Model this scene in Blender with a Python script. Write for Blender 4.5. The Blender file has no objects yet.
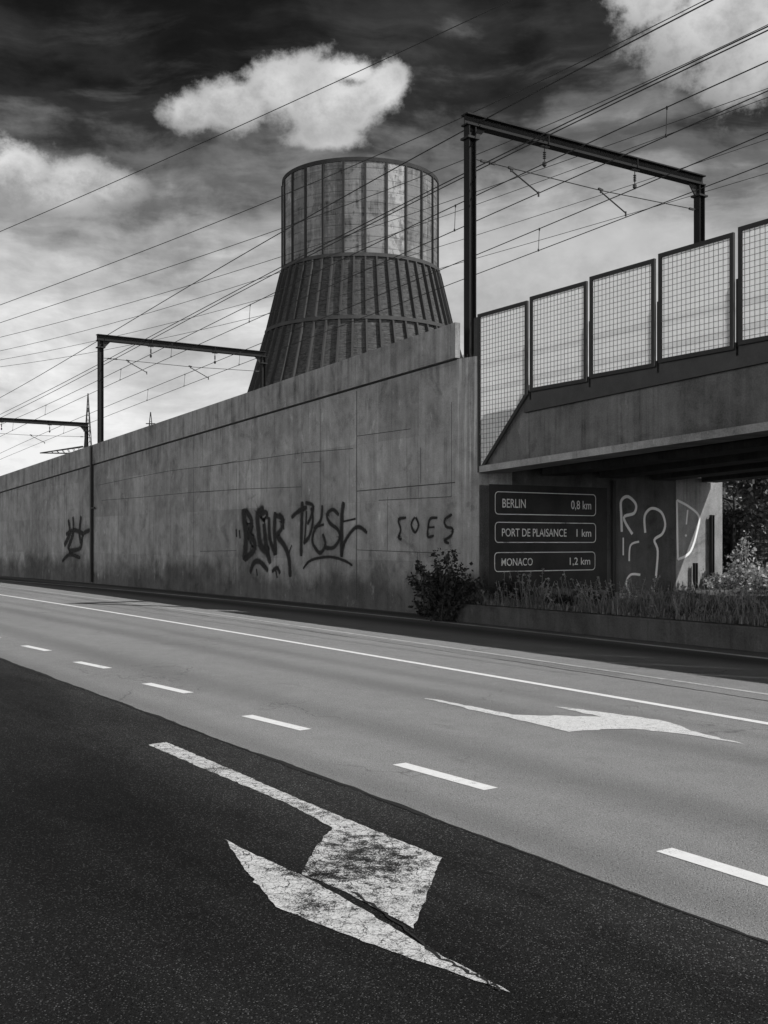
import bpy, math, random
from mathutils import Vector, Matrix
R = math.radians
random.seed(7)
sc = bpy.context.scene
col = sc.collection

# ------------------------------------------------------------------ scale, camera
K = 2.4 / 1.65            # survey units -> metres (all layout numbers below are in survey units)
FPX, CX, HY, HC = 1100.0, 384.0, 542.0, 1.65
cam_d = bpy.data.cameras.new('camera')
cam = bpy.data.objects.new('camera', cam_d); col.objects.link(cam)
cam_d.sensor_fit = 'VERTICAL'; cam_d.sensor_height = 36.0; cam_d.sensor_width = 27.0
cam_d.lens = FPX / 1024.0 * 36.0
cam_d.shift_y = (HY - 512.0) / 1024.0
cam_d.clip_start = 0.1; cam_d.clip_end = 5000
cam.location = (0, 0, HC * K); cam.rotation_euler = (R(90), 0, 0)
sc.camera = cam

# ------------------------------------------------------------------ node helpers
def nd(nt, t, ins=None, **props):
    n = nt.nodes.new(t)
    for k, v in props.items(): setattr(n, k, v)
    for k, v in (ins or {}).items():
        s = n.inputs[k]
        if isinstance(v, bpy.types.NodeSocket): nt.links.new(v, s)
        else:
            try: s.default_value = v
            except Exception: s.default_value = (v, v, v, 1)
    return n
class G:
    def __init__(s, nt): s.nt = nt
    def m(s, op, a, b=0.0, c=0.0, clamp=False):
        n = nd(s.nt, 'ShaderNodeMath', {0: a, 1: b, 2: c}, operation=op); n.use_clamp = clamp
        return n.outputs[0]
    def mix(s, f, a, b):
        return s.m('ADD', s.m('MULTIPLY', a, s.m('SUBTRACT', 1.0, f)), s.m('MULTIPLY', b, f))
    def ss(s, v, lo, hi):      # smooth step, also falling when lo > hi
        if lo > hi: return s.m('SUBTRACT', 1.0, s.ss(v, hi, lo))
        n = nd(s.nt, 'ShaderNodeMapRange', {'Value': v, 'From Min': lo, 'From Max': hi, 'To Min': 0.0, 'To Max': 1.0}, interpolation_type='SMOOTHSTEP')
        return n.outputs[0]
    def noise(s, vec, scale, detail=4.0, rough=0.55, dist=0.0):
        return nd(s.nt, 'ShaderNodeTexNoise', {'Vector': vec, 'Scale': scale, 'Detail': detail, 'Roughness': rough, 'Distortion': dist}).outputs[0]
    def vor(s, vec, scale, feature='F1', out='Distance', rnd=1.0):
        return nd(s.nt, 'ShaderNodeTexVoronoi', {'Vector': vec, 'Scale': scale, 'Randomness': rnd}, feature=feature).outputs[out]
    def white(s, v):
        return nd(s.nt, 'ShaderNodeTexWhiteNoise', {'W': v}, noise_dimensions='1D').outputs['Value']
    def map(s, vec, scale=(1, 1, 1), rot=(0, 0, 0), loc=(0, 0, 0)):
        return nd(s.nt, 'ShaderNodeMapping', {'Vector': vec, 'Scale': scale, 'Rotation': rot, 'Location': loc}).outputs[0]
    def xyz(s, vec):
        o = nd(s.nt, 'ShaderNodeSeparateXYZ', {0: vec}).outputs
        return o[0], o[1], o[2]
    def vec(s, x, y, z=0.0): return nd(s.nt, 'ShaderNodeCombineXYZ', {0: x, 1: y, 2: z}).outputs[0]
    def grey(s, v): return nd(s.nt, 'ShaderNodeCombineColor', {0: v, 1: v, 2: v}).outputs[0]
    def uv(s): return nd(s.nt, 'ShaderNodeTexCoord').outputs['UV']
    def obj(s): return nd(s.nt, 'ShaderNodeTexCoord').outputs['Object']

# ------------------------------------------------------------------ light: sun and sky
TH = R(33.0); CT, ST = math.cos(TH), math.sin(TH)
# plan frame: a runs along the railway away from the camera, b across it away from the camera
def F(a, b, h=0.0): return Vector((CT * b - ST * a, ST * b + CT * a, h))
sp, sn, su = 0.507, 0.862, 0.97                   # sun direction: across, towards the near right, up
S = (F(-sn, sp) + Vector((0, 0, su))).normalized()
sun_d = bpy.data.lights.new('sun', 'SUN'); sun_d.energy = 4.8; sun_d.angle = R(0.53); sun_d.color = (1.0, 0.995, 0.985)
sun = bpy.data.objects.new('sun', sun_d); col.objects.link(sun)
sun.rotation_euler = S.to_track_quat('Z', 'Y').to_euler(); sun.location = (30, 0, 60)
sc.view_settings.view_transform = 'Standard'; sc.view_settings.look = 'None'
sc.view_settings.exposure = 0.0; sc.view_settings.gamma = 1.0; sc.view_settings.use_curve_mapping = False

def sky_world():
    w = bpy.data.worlds.new('World'); sc.world = w; w.use_nodes = True
    nt = w.node_tree; nt.nodes.clear(); g = G(nt)
    sky = nd(nt, 'ShaderNodeTexSky', sky_type='NISHITA', sun_disc=False)
    sky.sun_elevation = math.asin(S.z); sky.sun_rotation = math.atan2(S.x, S.y); sky.altitude = 0
    # black and white film behind a red filter: only the red light of the sky counts
    red = nd(nt, 'ShaderNodeSeparateColor', {0: sky.outputs[0]}).outputs[0]
    D = nd(nt, 'ShaderNodeTexCoord').outputs['Generated']
    x, y, z = g.xyz(D)
    el = g.m('MULTIPLY', g.m('ARCSINE', z), 57.2958)
    az = g.m('MULTIPLY', g.m('ARCTAN2', x, y), 57.2958)
    # high veil of cloud on a flat layer, denser towards the horizon
    zz = g.m('ADD', g.m('MAXIMUM', z, 0.0), 0.10)
    P = g.vec(g.m('DIVIDE', x, zz), g.m('DIVIDE', y, zz), 0.0)
    E2 = g.vec(g.m('MULTIPLY', az, 0.05), g.m('MULTIPLY', el, 0.05), 3.3)
    warp = nd(nt, 'ShaderNodeTexNoise', {'Vector': E2, 'Scale': 1.3, 'Detail': 3.0}).outputs['Color']
    E2w = nd(nt, 'ShaderNodeVectorMath', {0: E2, 1: nd(nt, 'ShaderNodeVectorMath', {0: warp, 'Scale': 0.22}, operation='SCALE').outputs[0]}, operation='ADD').outputs[0]
    streak = g.noise(g.map(E2w, (0.5, 2.4, 1), (0, 0, R(12))), 2.0, 7.0, 0.55)
    soft = g.noise(E2w, 1.5, 5.0, 0.5)
    fine = g.noise(g.map(E2w, (1.0, 1.7, 1)), 5.0, 8.0, 0.6)
    calm = g.ss(el, 25.0, 17.0)
    nz = g.m('ADD', g.m('ADD', g.m('MULTIPLY', g.m('SUBTRACT', streak, 0.5), 15.0), g.m('MULTIPLY', g.m('SUBTRACT', soft, 0.5), 12.0)), g.m('MULTIPLY', g.m('SUBTRACT', fine, 0.5), 7.0))
    nz = g.m('MULTIPLY', nz, g.mix(calm, 0.85, 1.0))
    e = g.m('ADD', g.m('ADD', el, g.m('MULTIPLY', g.ss(az, 11.0, 19.0), 3.6)), nz)
    ramp = nd(nt, 'ShaderNodeValToRGB', {0: g.m('DIVIDE', e, 40.0, clamp=True)})
    cr = ramp.color_ramp; cr.interpolation = 'EASE'
    pts = [(0.0, .86), (0.13, .74), (0.28, .58), (0.37, .48), (0.43, .33), (0.50, .14), (0.57, .030), (0.66, .009), (0.8, .005), (1.0, .004)]
    while len(cr.elements) < len(pts): cr.elements.new(0.5)
    for q, (p, v) in zip(cr.elements, pts): q.position = p; q.color = (v, v, v, 1)
    veil = nd(nt, 'ShaderNodeSeparateColor', {0: ramp.outputs[0]}).outputs[0]
    L = g.m('ADD', g.m('MULTIPLY', g.m('POWER', g.m('MULTIPLY', red, 0.08), 1.5), 0.05), veil)
    # torn wisps in the veil, drawn out by the wind
    wsp = g.noise(g.map(E2w, (0.8, 3.2, 1), (0, 0, R(-17)), (2, 5, 0)), 3.2, 8.0, 0.62, 0.3)
    wsp2 = g.noise(g.map(E2w, (1.0, 1.5, 1), loc=(8, 1, 0)), 4.0, 8.0, 0.62)
    wm = g.m('ADD', g.m('MULTIPLY', g.m('SUBTRACT', wsp, 0.5), 1.25), g.m('MULTIPLY', g.m('SUBTRACT', wsp2, 0.5), 1.1))
    L = g.m('MULTIPLY', L, g.m('MAXIMUM', g.m('ADD', 1.0, wm), 0.3))
    L = g.m('ADD', L, g.m('MULTIPLY', g.m('MULTIPLY', g.ss(wsp, .50, .72), g.ss(el, 27.0, 21.0)), .05))
    L = g.m('MINIMUM', L, 0.9)
    # fair-weather clouds, each a heap of lobes in azimuth and elevation, edges broken by noise
    n1 = g.noise(g.map(E2, (1, 1.2, 1)), 8.5, 10.0, 0.66)
    n2 = g.noise(g.map(E2, (1, 1.15, 1), loc=(4, 2, 0)), 3.2, 3.0, 0.5)
    def ang(px, py):
        a = math.atan((px - CX) / FPX); return math.degrees(a), math.degrees(math.atan((HY - py) / FPX * math.cos(a)))
    def heap(lobes):
        out = None
        for (px, py, rx, ry) in lobes:
            a0, e0 = ang(px, py); ra, re = math.degrees(rx / FPX), math.degrees(ry / FPX)
            dx = g.m('DIVIDE', g.m('SUBTRACT', az, a0), ra); dy = g.m('DIVIDE', g.m('SUBTRACT', el, e0), re)
            d = g.m('SQRT', g.m('ADD', g.m('MULTIPLY', dx, dx), g.m('MULTIPLY', dy, dy)))
            out = d if out is None else g.m('SMOOTH_MIN', out, d, 0.25)
        return out
    def cloud(L, lobes, amp, lo, hi, dark, bright):
        d = heap(lobes)
        d2 = g.m('ADD', d, g.m('MULTIPLY', g.m('SUBTRACT', n1, 0.5), amp))
        d2 = g.m('ADD', d2, g.m('MULTIPLY', g.m('SUBTRACT', n2, 0.5), amp * 0.7))
        mask = g.ss(d2, hi, lo)
        body = g.m('ADD', g.m('MULTIPLY', n2, 0.9), g.m('MULTIPLY', n1, 0.55))
        e_lo = min(ang(px, py + ry)[1] for px, py, rx, ry in lobes); e_hi = max(ang(px, py - ry)[1] for px, py, rx, ry in lobes)
        lit = g.m('ADD', g.m('MULTIPLY', g.ss(body, 0.45, 0.98), .55), g.m('MULTIPLY', g.ss(g.m('ADD', el, g.m('MULTIPLY', g.m('SUBTRACT', n1, .5), 6.0)), e_lo, e_hi), .45))
        val = g.mix(lit, dark, bright)
        return g.mix(mask, L, val)
    L = cloud(L, [(560, 268, 120, 44), (640, 262, 90, 30), (500, 300, 110, 40)], 1.5, 0.1, 1.5, 0.40, 0.66)
    L = cloud(L, [(12, 168, 44, 30), (75, 182, 38, 22), (110, 188, 30, 16), (45, 196, 70, 18)], 2.0, 0.50, 1.22, 0.26, 0.80)
    L = cloud(L, [(190, 112, 30, 17), (232, 106, 40, 23), (292, 88, 46, 27), (335, 106, 58, 36), (384, 90, 27, 25), (350, 72, 36, 13), (330, 138, 44, 15)], 1.9, 0.55, 1.18, 0.30, 0.82)
    L = cloud(L, [(712, 22, 70, 50), (772, 45, 70, 56), (745, 76, 58, 26), (845, 30, 90, 70), (655, -10, 40, 30)], 2.6, 0.40, 1.25, 0.24, 0.85)
    # unseen cloud bank added behind the camera as fill light for shaded faces
    back_fill = g.m('MULTIPLY', g.ss(y, 0.1, -0.45), g.m('MULTIPLY', g.ss(el, 25.0, 12.0), g.ss(n2, 0.26, 0.46)))
    L = g.mix(back_fill, L, 2.45)
    low = g.ss(z, -0.02, 0.0)
    L = g.mix(low, 0.05, L)
    # the Background keeps a daylight strength, so the radiance worked out above is divided by it
    bg = nd(nt, 'ShaderNodeBackground', {'Color': g.grey(g.m('DIVIDE', L, 0.1)), 'Strength': 0.1})
    out = nd(nt, 'ShaderNodeOutputWorld', {0: bg.outputs[0]})
    w.cycles.sampling_method = 'MANUAL'; w.cycles.sample_map_resolution = 1024
sky_world()

# ------------------------------------------------------------------ object helpers
class MB:
    def __init__(s): s.v = []; s.f = []; s.uv = []; s.mi = []
    def face(s, pts, uvs=None, mi=0):
        i = len(s.v); s.v += [Vector(p) for p in pts]
        s.f.append(list(range(i, i + len(pts)))); s.mi.append(mi)
        s.uv += uvs if uvs else [(p[0], p[2]) for p in pts]
    def box8(s, c, mi=0, uvf=None):          # c: 8 corners, bottom ring then top ring
        for q in ((3, 2, 1, 0), (4, 5, 6, 7), (0, 1, 5, 4), (1, 2, 6, 5), (2, 3, 7, 6), (3, 0, 4, 7)):
            pts = [c[i] for i in q]
            s.face(pts, [uvf(p) for p in pts] if uvf else None, mi)
    def boxab(s, a0, a1, b0, b1, h0, h1, mi=0):
        s.box8([F(a0, b0, h0), F(a1, b0, h0), F(a1, b1, h0), F(a0, b1, h0), F(a0, b0, h1), F(a1, b0, h1), F(a1, b1, h1), F(a0, b1, h1)], mi)
    def bar(s, p, q, w, h, up=Vector((0, 0, 1)), mi=0):
        p, q = Vector(p), Vector(q); d = (q - p).normalized()
        if abs(d.dot(up)) > 0.99: up = F(0, 1) if abs(d.z) > .9 else Vector((0, 0, 1))
        x = d.cross(up).normalized() * (w / 2); y = x.cross(d).normalized() * (h / 2)
        s.box8([p - x - y, p + x - y, q + x - y, q - x - y, p - x + y, p + x + y, q + x + y, q - x + y], mi)
    def ibeam(s, p, q, H, W, tf, tw, up=Vector((0, 0, 1))):
        p, q = Vector(p), Vector(q); d = (q - p).normalized()
        x = d.cross(up).normalized(); y = x.cross(d).normalized()
        o = y * (H / 2 - tf / 2)
        s.bar(p + o, q + o, W, tf, y); s.bar(p - o, q - o, W, tf, y); s.bar(p, q, tw, H - 2 * tf, y)
    def tube(s, pts, r, n=6, cap=True):
        pts = [Vector(p) for p in pts]; rings = []
        for i, p in enumerate(pts):
            d = (pts[min(i + 1, len(pts) - 1)] - pts[max(i - 1, 0)]).normalized()
            up = Vector((0, 0, 1)) if abs(d.z) < .95 else Vector((1, 0, 0))
            x = d.cross(up).normalized(); y = x.cross(d).normalized()
            rr = r[i] if isinstance(r, (list, tuple)) else r
            rings.append([p + x * (rr * math.cos(t)) + y * (rr * math.sin(t)) for t in [2 * math.pi * k / n for k in range(n)]])
        for a, b in zip(rings, rings[1:]):
            for k in range(n): s.face([a[k], a[(k + 1) % n], b[(k + 1) % n], b[k]])
        if cap: s.face(rings[0][::-1]); s.face(rings[-1])
    def lathe(s, base, prof, n=10):          # prof: (radius, height)
        base = Vector(base)
        for (r0, h0), (r1, h1) in zip(prof, prof[1:]):
            for k in range(n):
                t0, t1 = 2 * math.pi * k / n, 2 * math.pi * (k + 1) / n
                c = lambda r, h, t: base + Vector((r * math.cos(t), r * math.sin(t), h))
                s.face([c(r0, h0, t0), c(r0, h0, t1), c(r1, h1, t1), c(r1, h1, t0)])
    def ribbon(s, pts, widths, nrm, uvw=True):   # flat stroke in 3-D, uv.y runs 0..1 across it
        pts = [Vector(p) for p in pts]; n = len(pts); acc = 0; rows = []
        for i, p in enumerate(pts):
            d = (pts[min(i + 1, n - 1)] - pts[max(i - 1, 0)]).normalized()
            x = d.cross(nrm).normalized(); w = widths[i] if isinstance(widths, (list, tuple)) else widths
            if i: acc += (p - pts[i - 1]).length
            rows.append((p - x * w / 2, p + x * w / 2, acc))
        for (a, b, u0), (c, d, u1) in zip(rows, rows[1:]):
            s.face([a, b, d, c], [(u0, 0), (u0, 1), (u1, 1), (u1, 0)])
    def build(s, name, mats, parent=None, loc=None, smooth=False, merge=False):
        me = bpy.data.meshes.new(name)
        off = parent_loc(parent) if parent else Vector(loc if loc is not None else (0, 0, 0)) * K
        me.from_pydata([v * K - off for v in s.v], [], s.f)
        ul = me.uv_layers.new(name='UVMap')
        for i, q in enumerate(s.uv): ul.data[i].uv = (q[0] * K, q[1] * K) if not getattr(s, 'rawuv', False) else q
        for m in (mats if isinstance(mats, (list, tuple)) else [mats]): me.materials.append(m)
        me.polygons.foreach_set('material_index', s.mi)
        if merge or smooth:
            import bmesh
            bm = bmesh.new(); bm.from_mesh(me); bmesh.ops.remove_doubles(bm, verts=bm.verts, dist=1e-4)
            bm.to_mesh(me); bm.free()
        if smooth: me.polygons.foreach_set('use_smooth', [True] * len(me.polygons))
        o = bpy.data.objects.new(name, me); col.objects.link(o)
        if parent: o.parent = parent
        else: o.location = off
        return o
def parent_loc(p):
    v = Vector((0, 0, 0))
    while p is not None: v = v + p.location; p = p.parent
    return v
def tag(o, label=None, cat=None, group=None, kind=None):
    if label: o['label'] = label
    if cat: o['category'] = cat
    if group: o['group'] = group
    if kind: o['kind'] = kind
    return o
def thing(name, label, cat, loc, group=None):
    o = bpy.data.objects.new(name, None); col.objects.link(o); o.location = Vector(loc) * K; o.empty_display_size = .3
    return tag(o, label, cat, group)

# picture point -> survey point on a given real surface (used only to read the layout off the photograph)
def ray(px, py): return Vector(((px - CX) / FPX, 1.0, (HY - py) / FPX))
def on_ground(px, py, h=0.0):
    d = ray(px, py); t = (h - HC) / d.z; return d * t + Vector((0, 0, HC))
def on_b(px, py, b):
    d = ray(px, py); t = b / (CT * d.x + ST); p = d * t; return (-ST * p.x + CT * p.y, p.z + HC)
def on_a(px, py, a):
    d = ray(px, py); t = a / (-ST * d.x + CT); p = d * t; return (CT * p.x + ST * p.y, p.z + HC)

# ------------------------------------------------------------------ materials (a black and white photograph: everything is grey)
def newmat(name):
    m = bpy.data.materials.new(name); m.use_nodes = True; nt = m.node_tree; nt.nodes.clear()
    return m, nt, G(nt)
def finish(nt, g, val, rough=0.8, bump=None, bstr=0.3, bdist=0.02, spec=0.3, alpha=None, metal=0.0):
    ins = {'Base Color': g.grey(val) if isinstance(val, bpy.types.NodeSocket) else (val, val, val, 1), 'Roughness': rough, 'Specular IOR Level': spec, 'Metallic': metal}
    if bump is not None: ins['Normal'] = nd(nt, 'ShaderNodeBump', {'Height': bump, 'Strength': bstr, 'Distance': bdist}).outputs[0]
    if alpha is not None: ins['Alpha'] = alpha
    b = nd(nt, 'ShaderNodeBsdfPrincipled', ins)
    nd(nt, 'ShaderNodeOutputMaterial', {0: b.outputs[0]})
    return b
def simple(name, v, rough=0.7, var=0.25, scale=3.0, metal=0.0, streak=False, spec=.2):
    m, nt, g = newmat(name); o = g.obj()
    n = g.noise(g.map(o, (1, 1, .15)) if streak else o, scale, 6, .6); n2 = g.noise(o, scale * 14, 3)
    val = g.m('MULTIPLY', g.m('ADD', 1.0, g.m('ADD', g.m('MULTIPLY', g.m('SUBTRACT', n, .5), 2 * var), g.m('MULTIPLY', g.m('SUBTRACT', n2, .5), var))), v)
    finish(nt, g, val, rough, n2, .15, .01, metal=metal, spec=spec); return m

def mat_asphalt(name, base, speck, tyre_and_shade, seam_tone=0.0):
    m, nt, g = newmat(name); uv = g.uv()
    u, v, _ = g.xyz(uv)
    big = g.noise(g.map(uv, (.12, .5, 1)), 1.0, 5, .6)
    mid = g.noise(uv, 2.2, 5, .65)
    grain = g.noise(uv, 62, 4, .8)
    cell = g.vor(uv, 78, 'F1', 'Color'); cr = nd(nt, 'ShaderNodeSeparateColor', {0: cell}).outputs[0]
    stones = g.m('MULTIPLY', g.m('POWER', cr, 5.0), g.ss(g.vor(uv, 78), .6, .25))
    pits = g.m('MULTIPLY', g.ss(cr, .25, .08), g.ss(g.vor(uv, 78), .55, .2))
    val = g.m('ADD', 1.0, g.m('MULTIPLY', g.m('SUBTRACT', big, .5), .5))
    val = g.m('ADD', val, g.m('MULTIPLY', g.m('SUBTRACT', mid, .5), .35))
    val = g.m('ADD', val, g.m('MULTIPLY', g.m('SUBTRACT', grain, .5), 2.4))
    val = g.m('ADD', val, g.m('MULTIPLY', stones, speck)); val = g.m('SUBTRACT', val, g.m('MULTIPLY', pits, .28))
    if seam_tone:       # bigger pale stones, and a lighter band along the seam
        v2 = g.vor(uv, 26); c3 = nd(nt, 'ShaderNodeSeparateColor', {0: g.vor(uv, 26, 'F1', 'Color')}).outputs[1]
        val = g.m('ADD', val, g.m('MULTIPLY', g.m('MULTIPLY', g.ss(c3, .86, .97), g.ss(v2, .42, .18)), 1.6))
        val = g.m('MULTIPLY', val, g.m('ADD', 1.0, g.m('MULTIPLY', g.ss(g.m('ADD', v, g.m('MULTIPLY', g.m('SUBTRACT', mid, .5), .9)), seam_tone * K - 1.5, seam_tone * K + .1), .75)))
        val = g.m('MULTIPLY', val, g.m('ADD', .55, g.m('MULTIPLY', g.ss(big, .3, .7), .8)))
    for (b0, w, k) in tyre_and_shade:        # polished and oily wheel paths; gutter bands put the wall's shade into the colour
        wob = g.m('ADD', v, g.m('MULTIPLY', g.m('SUBTRACT', g.noise(g.map(uv, (.08, 0, 0)), 1.0, 2), .5), .5))
        dd = g.m('ABSOLUTE', g.m('SUBTRACT', wob, b0 * K))
        val = g.m('MULTIPLY', val, g.m('SUBTRACT', 1.0, g.m('MULTIPLY', g.ss(dd, w * K, 0.0), g.m('MULTIPLY', g.m('ADD', .3, g.m('ADD', g.m('MULTIPLY', mid, .6), g.m('MULTIPLY', grain, .8))), k))))
    # hairline cracks, only in a few places
    wv = nd(nt, 'ShaderNodeVectorMath', {0: uv, 1: nd(nt, 'ShaderNodeVectorMath', {0: nd(nt, 'ShaderNodeTexNoise', {'Vector': uv, 'Scale': 1.6, 'Detail': 4.0}).outputs['Color'], 'Scale': .8}, operation='SCALE').outputs[0]}, operation='ADD').outputs[0]
    ck = g.ss(g.vor(g.map(wv, (.22, .5, 1)), 1.0, 'DISTANCE_TO_EDGE'), .012, .002)
    ck = g.m('MULTIPLY', ck, g.ss(g.noise(uv, .35, 2), .52, .60))
    val = g.m('MULTIPLY', val, g.m('SUBTRACT', 1.0, g.m('MULTIPLY', ck, .3)))
    bl = g.ss(g.noise(g.map(uv, (.5, 1, 1), loc=(7, 3, 0)), .9, 4, .6), .66, .76)      # old oil stains
    val = g.m('MULTIPLY', val, g.m('SUBTRACT', 1.0, g.m('MULTIPLY', bl, .22)))
    val = g.m('MULTIPLY', g.m('MAXIMUM', val, .15), base)
    h = g.m('SUBTRACT', g.m('ADD', g.m('MULTIPLY', grain, .6), stones), g.m('MULTIPLY', pits, .8))
    finish(nt, g, val, .92, h, .8, .014, spec=.06); return m
M_ROAD = mat_asphalt('worn_light_asphalt', .225, 1.1, [(4.0, .35, .2), (5.3, .5, .2), (6.9, .45, .22), (7.75, .3, .16), (12.6, 1.0, .6), (14.0, 1.0, .6)])  # last two bands darken the road where the wall's shadow falls
M_DARK = mat_asphalt('newer_dark_asphalt', .0145, 8.5, [(1.4, .5, .2)], 3.7)

def mat_paint(name, v, wear, crack, rub=None, scale=9.0):
    m, nt, g = newmat(name); uv = g.uv(); o = g.obj()
    n = g.noise(o, scale, 6, .7); n2 = g.noise(o, 85, 4, .8); n0 = g.noise(o, 1.6, 4, .6)
    w = g.m('ADD', g.m('ADD', g.m('MULTIPLY', n, .3), g.m('MULTIPLY', n2, .7)), g.m('MULTIPLY', g.m('SUBTRACT', n0, .5), .5))
    if rub:        # worn away by tyres in the middle of the arrow body
        x, y, _ = g.xyz(o)
        dx = g.m('DIVIDE', g.m('SUBTRACT', x, rub[0]), rub[2]); dy = g.m('DIVIDE', g.m('SUBTRACT', y, rub[1]), rub[3])
        d = g.m('ADD', g.m('ADD', g.m('MULTIPLY', dx, dx), g.m('MULTIPLY', dy, dy)), g.m('MULTIPLY', g.m('SUBTRACT', n, .5), 2.2))
        w = g.m('SUBTRACT', w, g.m('MULTIPLY', g.ss(d, 1.3, -.3), .12))
    keep = g.ss(w, wear - .05, wear + .06)
    if crack > 0:
        wv = nd(nt, 'ShaderNodeVectorMath', {0: o, 1: nd(nt, 'ShaderNodeVectorMath', {0: nd(nt, 'ShaderNodeTexNoise', {'Vector': o, 'Scale': 7.0, 'Detail': 5.0}).outputs['Color'], 'Scale': .16}, operation='SCALE').outputs[0]}, operation='ADD').outputs[0]
        part = g.ss(n0, .40, .60)
        for sc_, th, k in ((6.5, .030, .9), (15, .05, .6), (31, .07, .45)):
            c = g.ss(g.vor(wv, sc_, 'DISTANCE_TO_EDGE'), th * crack * .3, th * crack)
            keep = g.m('MULTIPLY', keep, g.mix(g.m('MULTIPLY', k, g.m('ADD', .45, g.m('MULTIPLY', part, .55))), 1.0, c))
    val = g.m('MULTIPLY', v, g.m('ADD', .6, g.m('MULTIPLY', g.m('ADD', n, n2), .4)))
    finish(nt, g, val, .8, n2, .3, .004, alpha=keep, spec=.1); return m
M_PAINT = mat_paint('road_paint', .70, .355, 0)
M_PAINT_FAINT = mat_paint('faded_road_paint', .42, .42, 0)
M_ARROW_FAR = mat_paint('worn_arrow_paint', .62, .38, .4)

def mat_concrete(name, base, streaks=.35, foot=0.0, pour=0.0, drips=0.0, run=None):
    m, nt, g = newmat(name); uv = g.uv(); u, v, _ = g.xyz(uv)
    c2 = lambda n, k: g.m('MULTIPLY', g.m('SUBTRACT', n, .5), k)
    big = g.noise(uv, .30, 5, .6); mid = g.noise(g.map(uv, (1, .8, 1)), 1.3, 8, .7, .3); grain = g.noise(uv, 22, 4, .75)
    st = g.noise(g.map(uv, (2.2, .10, 1)), 1.0, 6, .65); st2 = g.noise(g.map(uv, (6, .16, 1)), 1.0, 6, .65)
    val = g.m('ADD', 1.0, c2(big, 1.3)); val = g.m('ADD', val, c2(mid, 1.55)); val = g.m('ADD', val, c2(grain, 1.1)); val = g.m('ADD', val, c2(st, streaks * 3.2))
    val = g.m('SUBTRACT', val, g.m('MULTIPLY', g.m('MULTIPLY', g.ss(st2, .50, .68), g.ss(big, .40, .62)), streaks * 1.5))
    if pour:       # tone of the separate formwork lifts
        bt = nd(nt, 'ShaderNodeTexBrick', {'Vector': g.map(uv, loc=(.4, .35, 0)), 'Color1': (.62, .62, .62, 1), 'Color2': (1.28, 1.28, 1.28, 1), 'Mortar': (.55, .55, .55, 1), 'Scale': 1.0, 'Mortar Size': .006, 'Mortar Smooth': .4, 'Bias': 0.0, 'Brick Width': 2.55, 'Row Height': 2.1}, offset=.35)
        val = g.m('MULTIPLY', val, g.mix(pour, 1.0, nd(nt, 'ShaderNodeSeparateColor', {0: bt.outputs[0]}).outputs[0]))
    if foot:       # splash and algae line above the pavement
        e = g.m('ADD', v, g.m('ADD', c2(mid, .8), c2(big, 2.6)))
        val = g.m('MULTIPLY', val, g.m('SUBTRACT', 1.0, g.m('MULTIPLY', g.ss(e, 1.9, .5), foot)))
    if run is not None:      # black runs from the coping joint, following the sloping top of the wall
        top = g.m('SUBTRACT', (6.47 - run) * K, g.m('MULTIPLY', g.m('SUBTRACT', u, 19.3 * K), .0405))
        dn = g.m('SUBTRACT', top, v)
        rl = g.m('MULTIPLY', g.ss(g.noise(g.map(uv, (3.4, .09, 1)), 1.0, 8, .72), .40, .74), 2.2)
        rn = g.m('MULTIPLY', g.ss(g.m('SUBTRACT', dn, rl), .15, -1.1), g.ss(dn, -.4, .05) if run > .5 else 1.0)
        val = g.m('MULTIPLY', val, g.m('SUBTRACT', 1.0, g.m('MULTIPLY', g.m('MULTIPLY', rn, g.ss(big, .36, .60)), .48)))
    blot = g.ss(g.noise(g.map(uv, (1, 1, 1), loc=(11, 4, 0)), .75, 8, .72, .5), .55, .66)      # damp blotches
    val = g.m('MULTIPLY', val, g.m('SUBTRACT', 1.0, g.m('MULTIPLY', blot, .30)))
    hol = g.m('MULTIPLY', g.ss(g.vor(uv, 2.3), .06, .02), g.ss(g.noise(uv, .8), .46, .54))     # tie holes
    val = g.m('SUBTRACT', val, g.m('MULTIPLY', hol, .6))
    lim = g.m('MULTIPLY', g.ss(g.noise(g.map(uv, (1, .4, 1), loc=(3, 9, 0)), 1.7, 8, .75), .58, .72), .7)
    val = g.m('ADD', val, lim)
    if drips:      # lime running down from the top edge
        dr = g.m('MULTIPLY', g.ss(g.noise(g.map(uv, (5.5, .16, 1)), 1.0, 5, .6), .47, .62), g.m('MULTIPLY', drips, g.ss(g.m('ADD', v, c2(mid, 4.0)), 2.5, 7.0)))
        val = g.m('ADD', val, dr)
    val = g.m('MULTIPLY', g.m('MAXIMUM', val, .10), base)
    finish(nt, g, val, .9, g.m('ADD', g.m('MULTIPLY', grain, .5), g.m('MULTIPLY', mid, .8)), .5, .03, spec=.2); return m
M_WALL = mat_concrete('weathered_wall_concrete', .25, .26, foot=.6, pour=.45, run=.8)
M_COPING = mat_concrete('stained_coping_concrete', .235, .55)
M_PILLAR = mat_concrete('lime_streaked_concrete', .23, .35, foot=.35, drips=.9)
M_ABUT = mat_concrete('abutment_concrete', .075, .25)  # darker copy, with the shade under the bridge put into its colour
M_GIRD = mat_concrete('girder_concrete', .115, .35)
M_GIRD2 = mat_concrete('dark_girder_concrete', .05, .25)  # darker tone for the inner girders and their flanges
M_ABUT_SUNLIT = mat_concrete('sunlit_end_concrete', .225, .25)  # paler copy of the abutment concrete, sunlight put into its colour
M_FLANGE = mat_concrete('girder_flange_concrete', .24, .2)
M_KERB = mat_concrete('kerb_concrete', .065, .3)
M_GUTTER = mat_concrete('gutter_concrete', .5, .1)
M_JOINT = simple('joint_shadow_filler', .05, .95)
M_STEEL = simple('dark_painted_steel', .02, .55, .4, 2.0)
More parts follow.
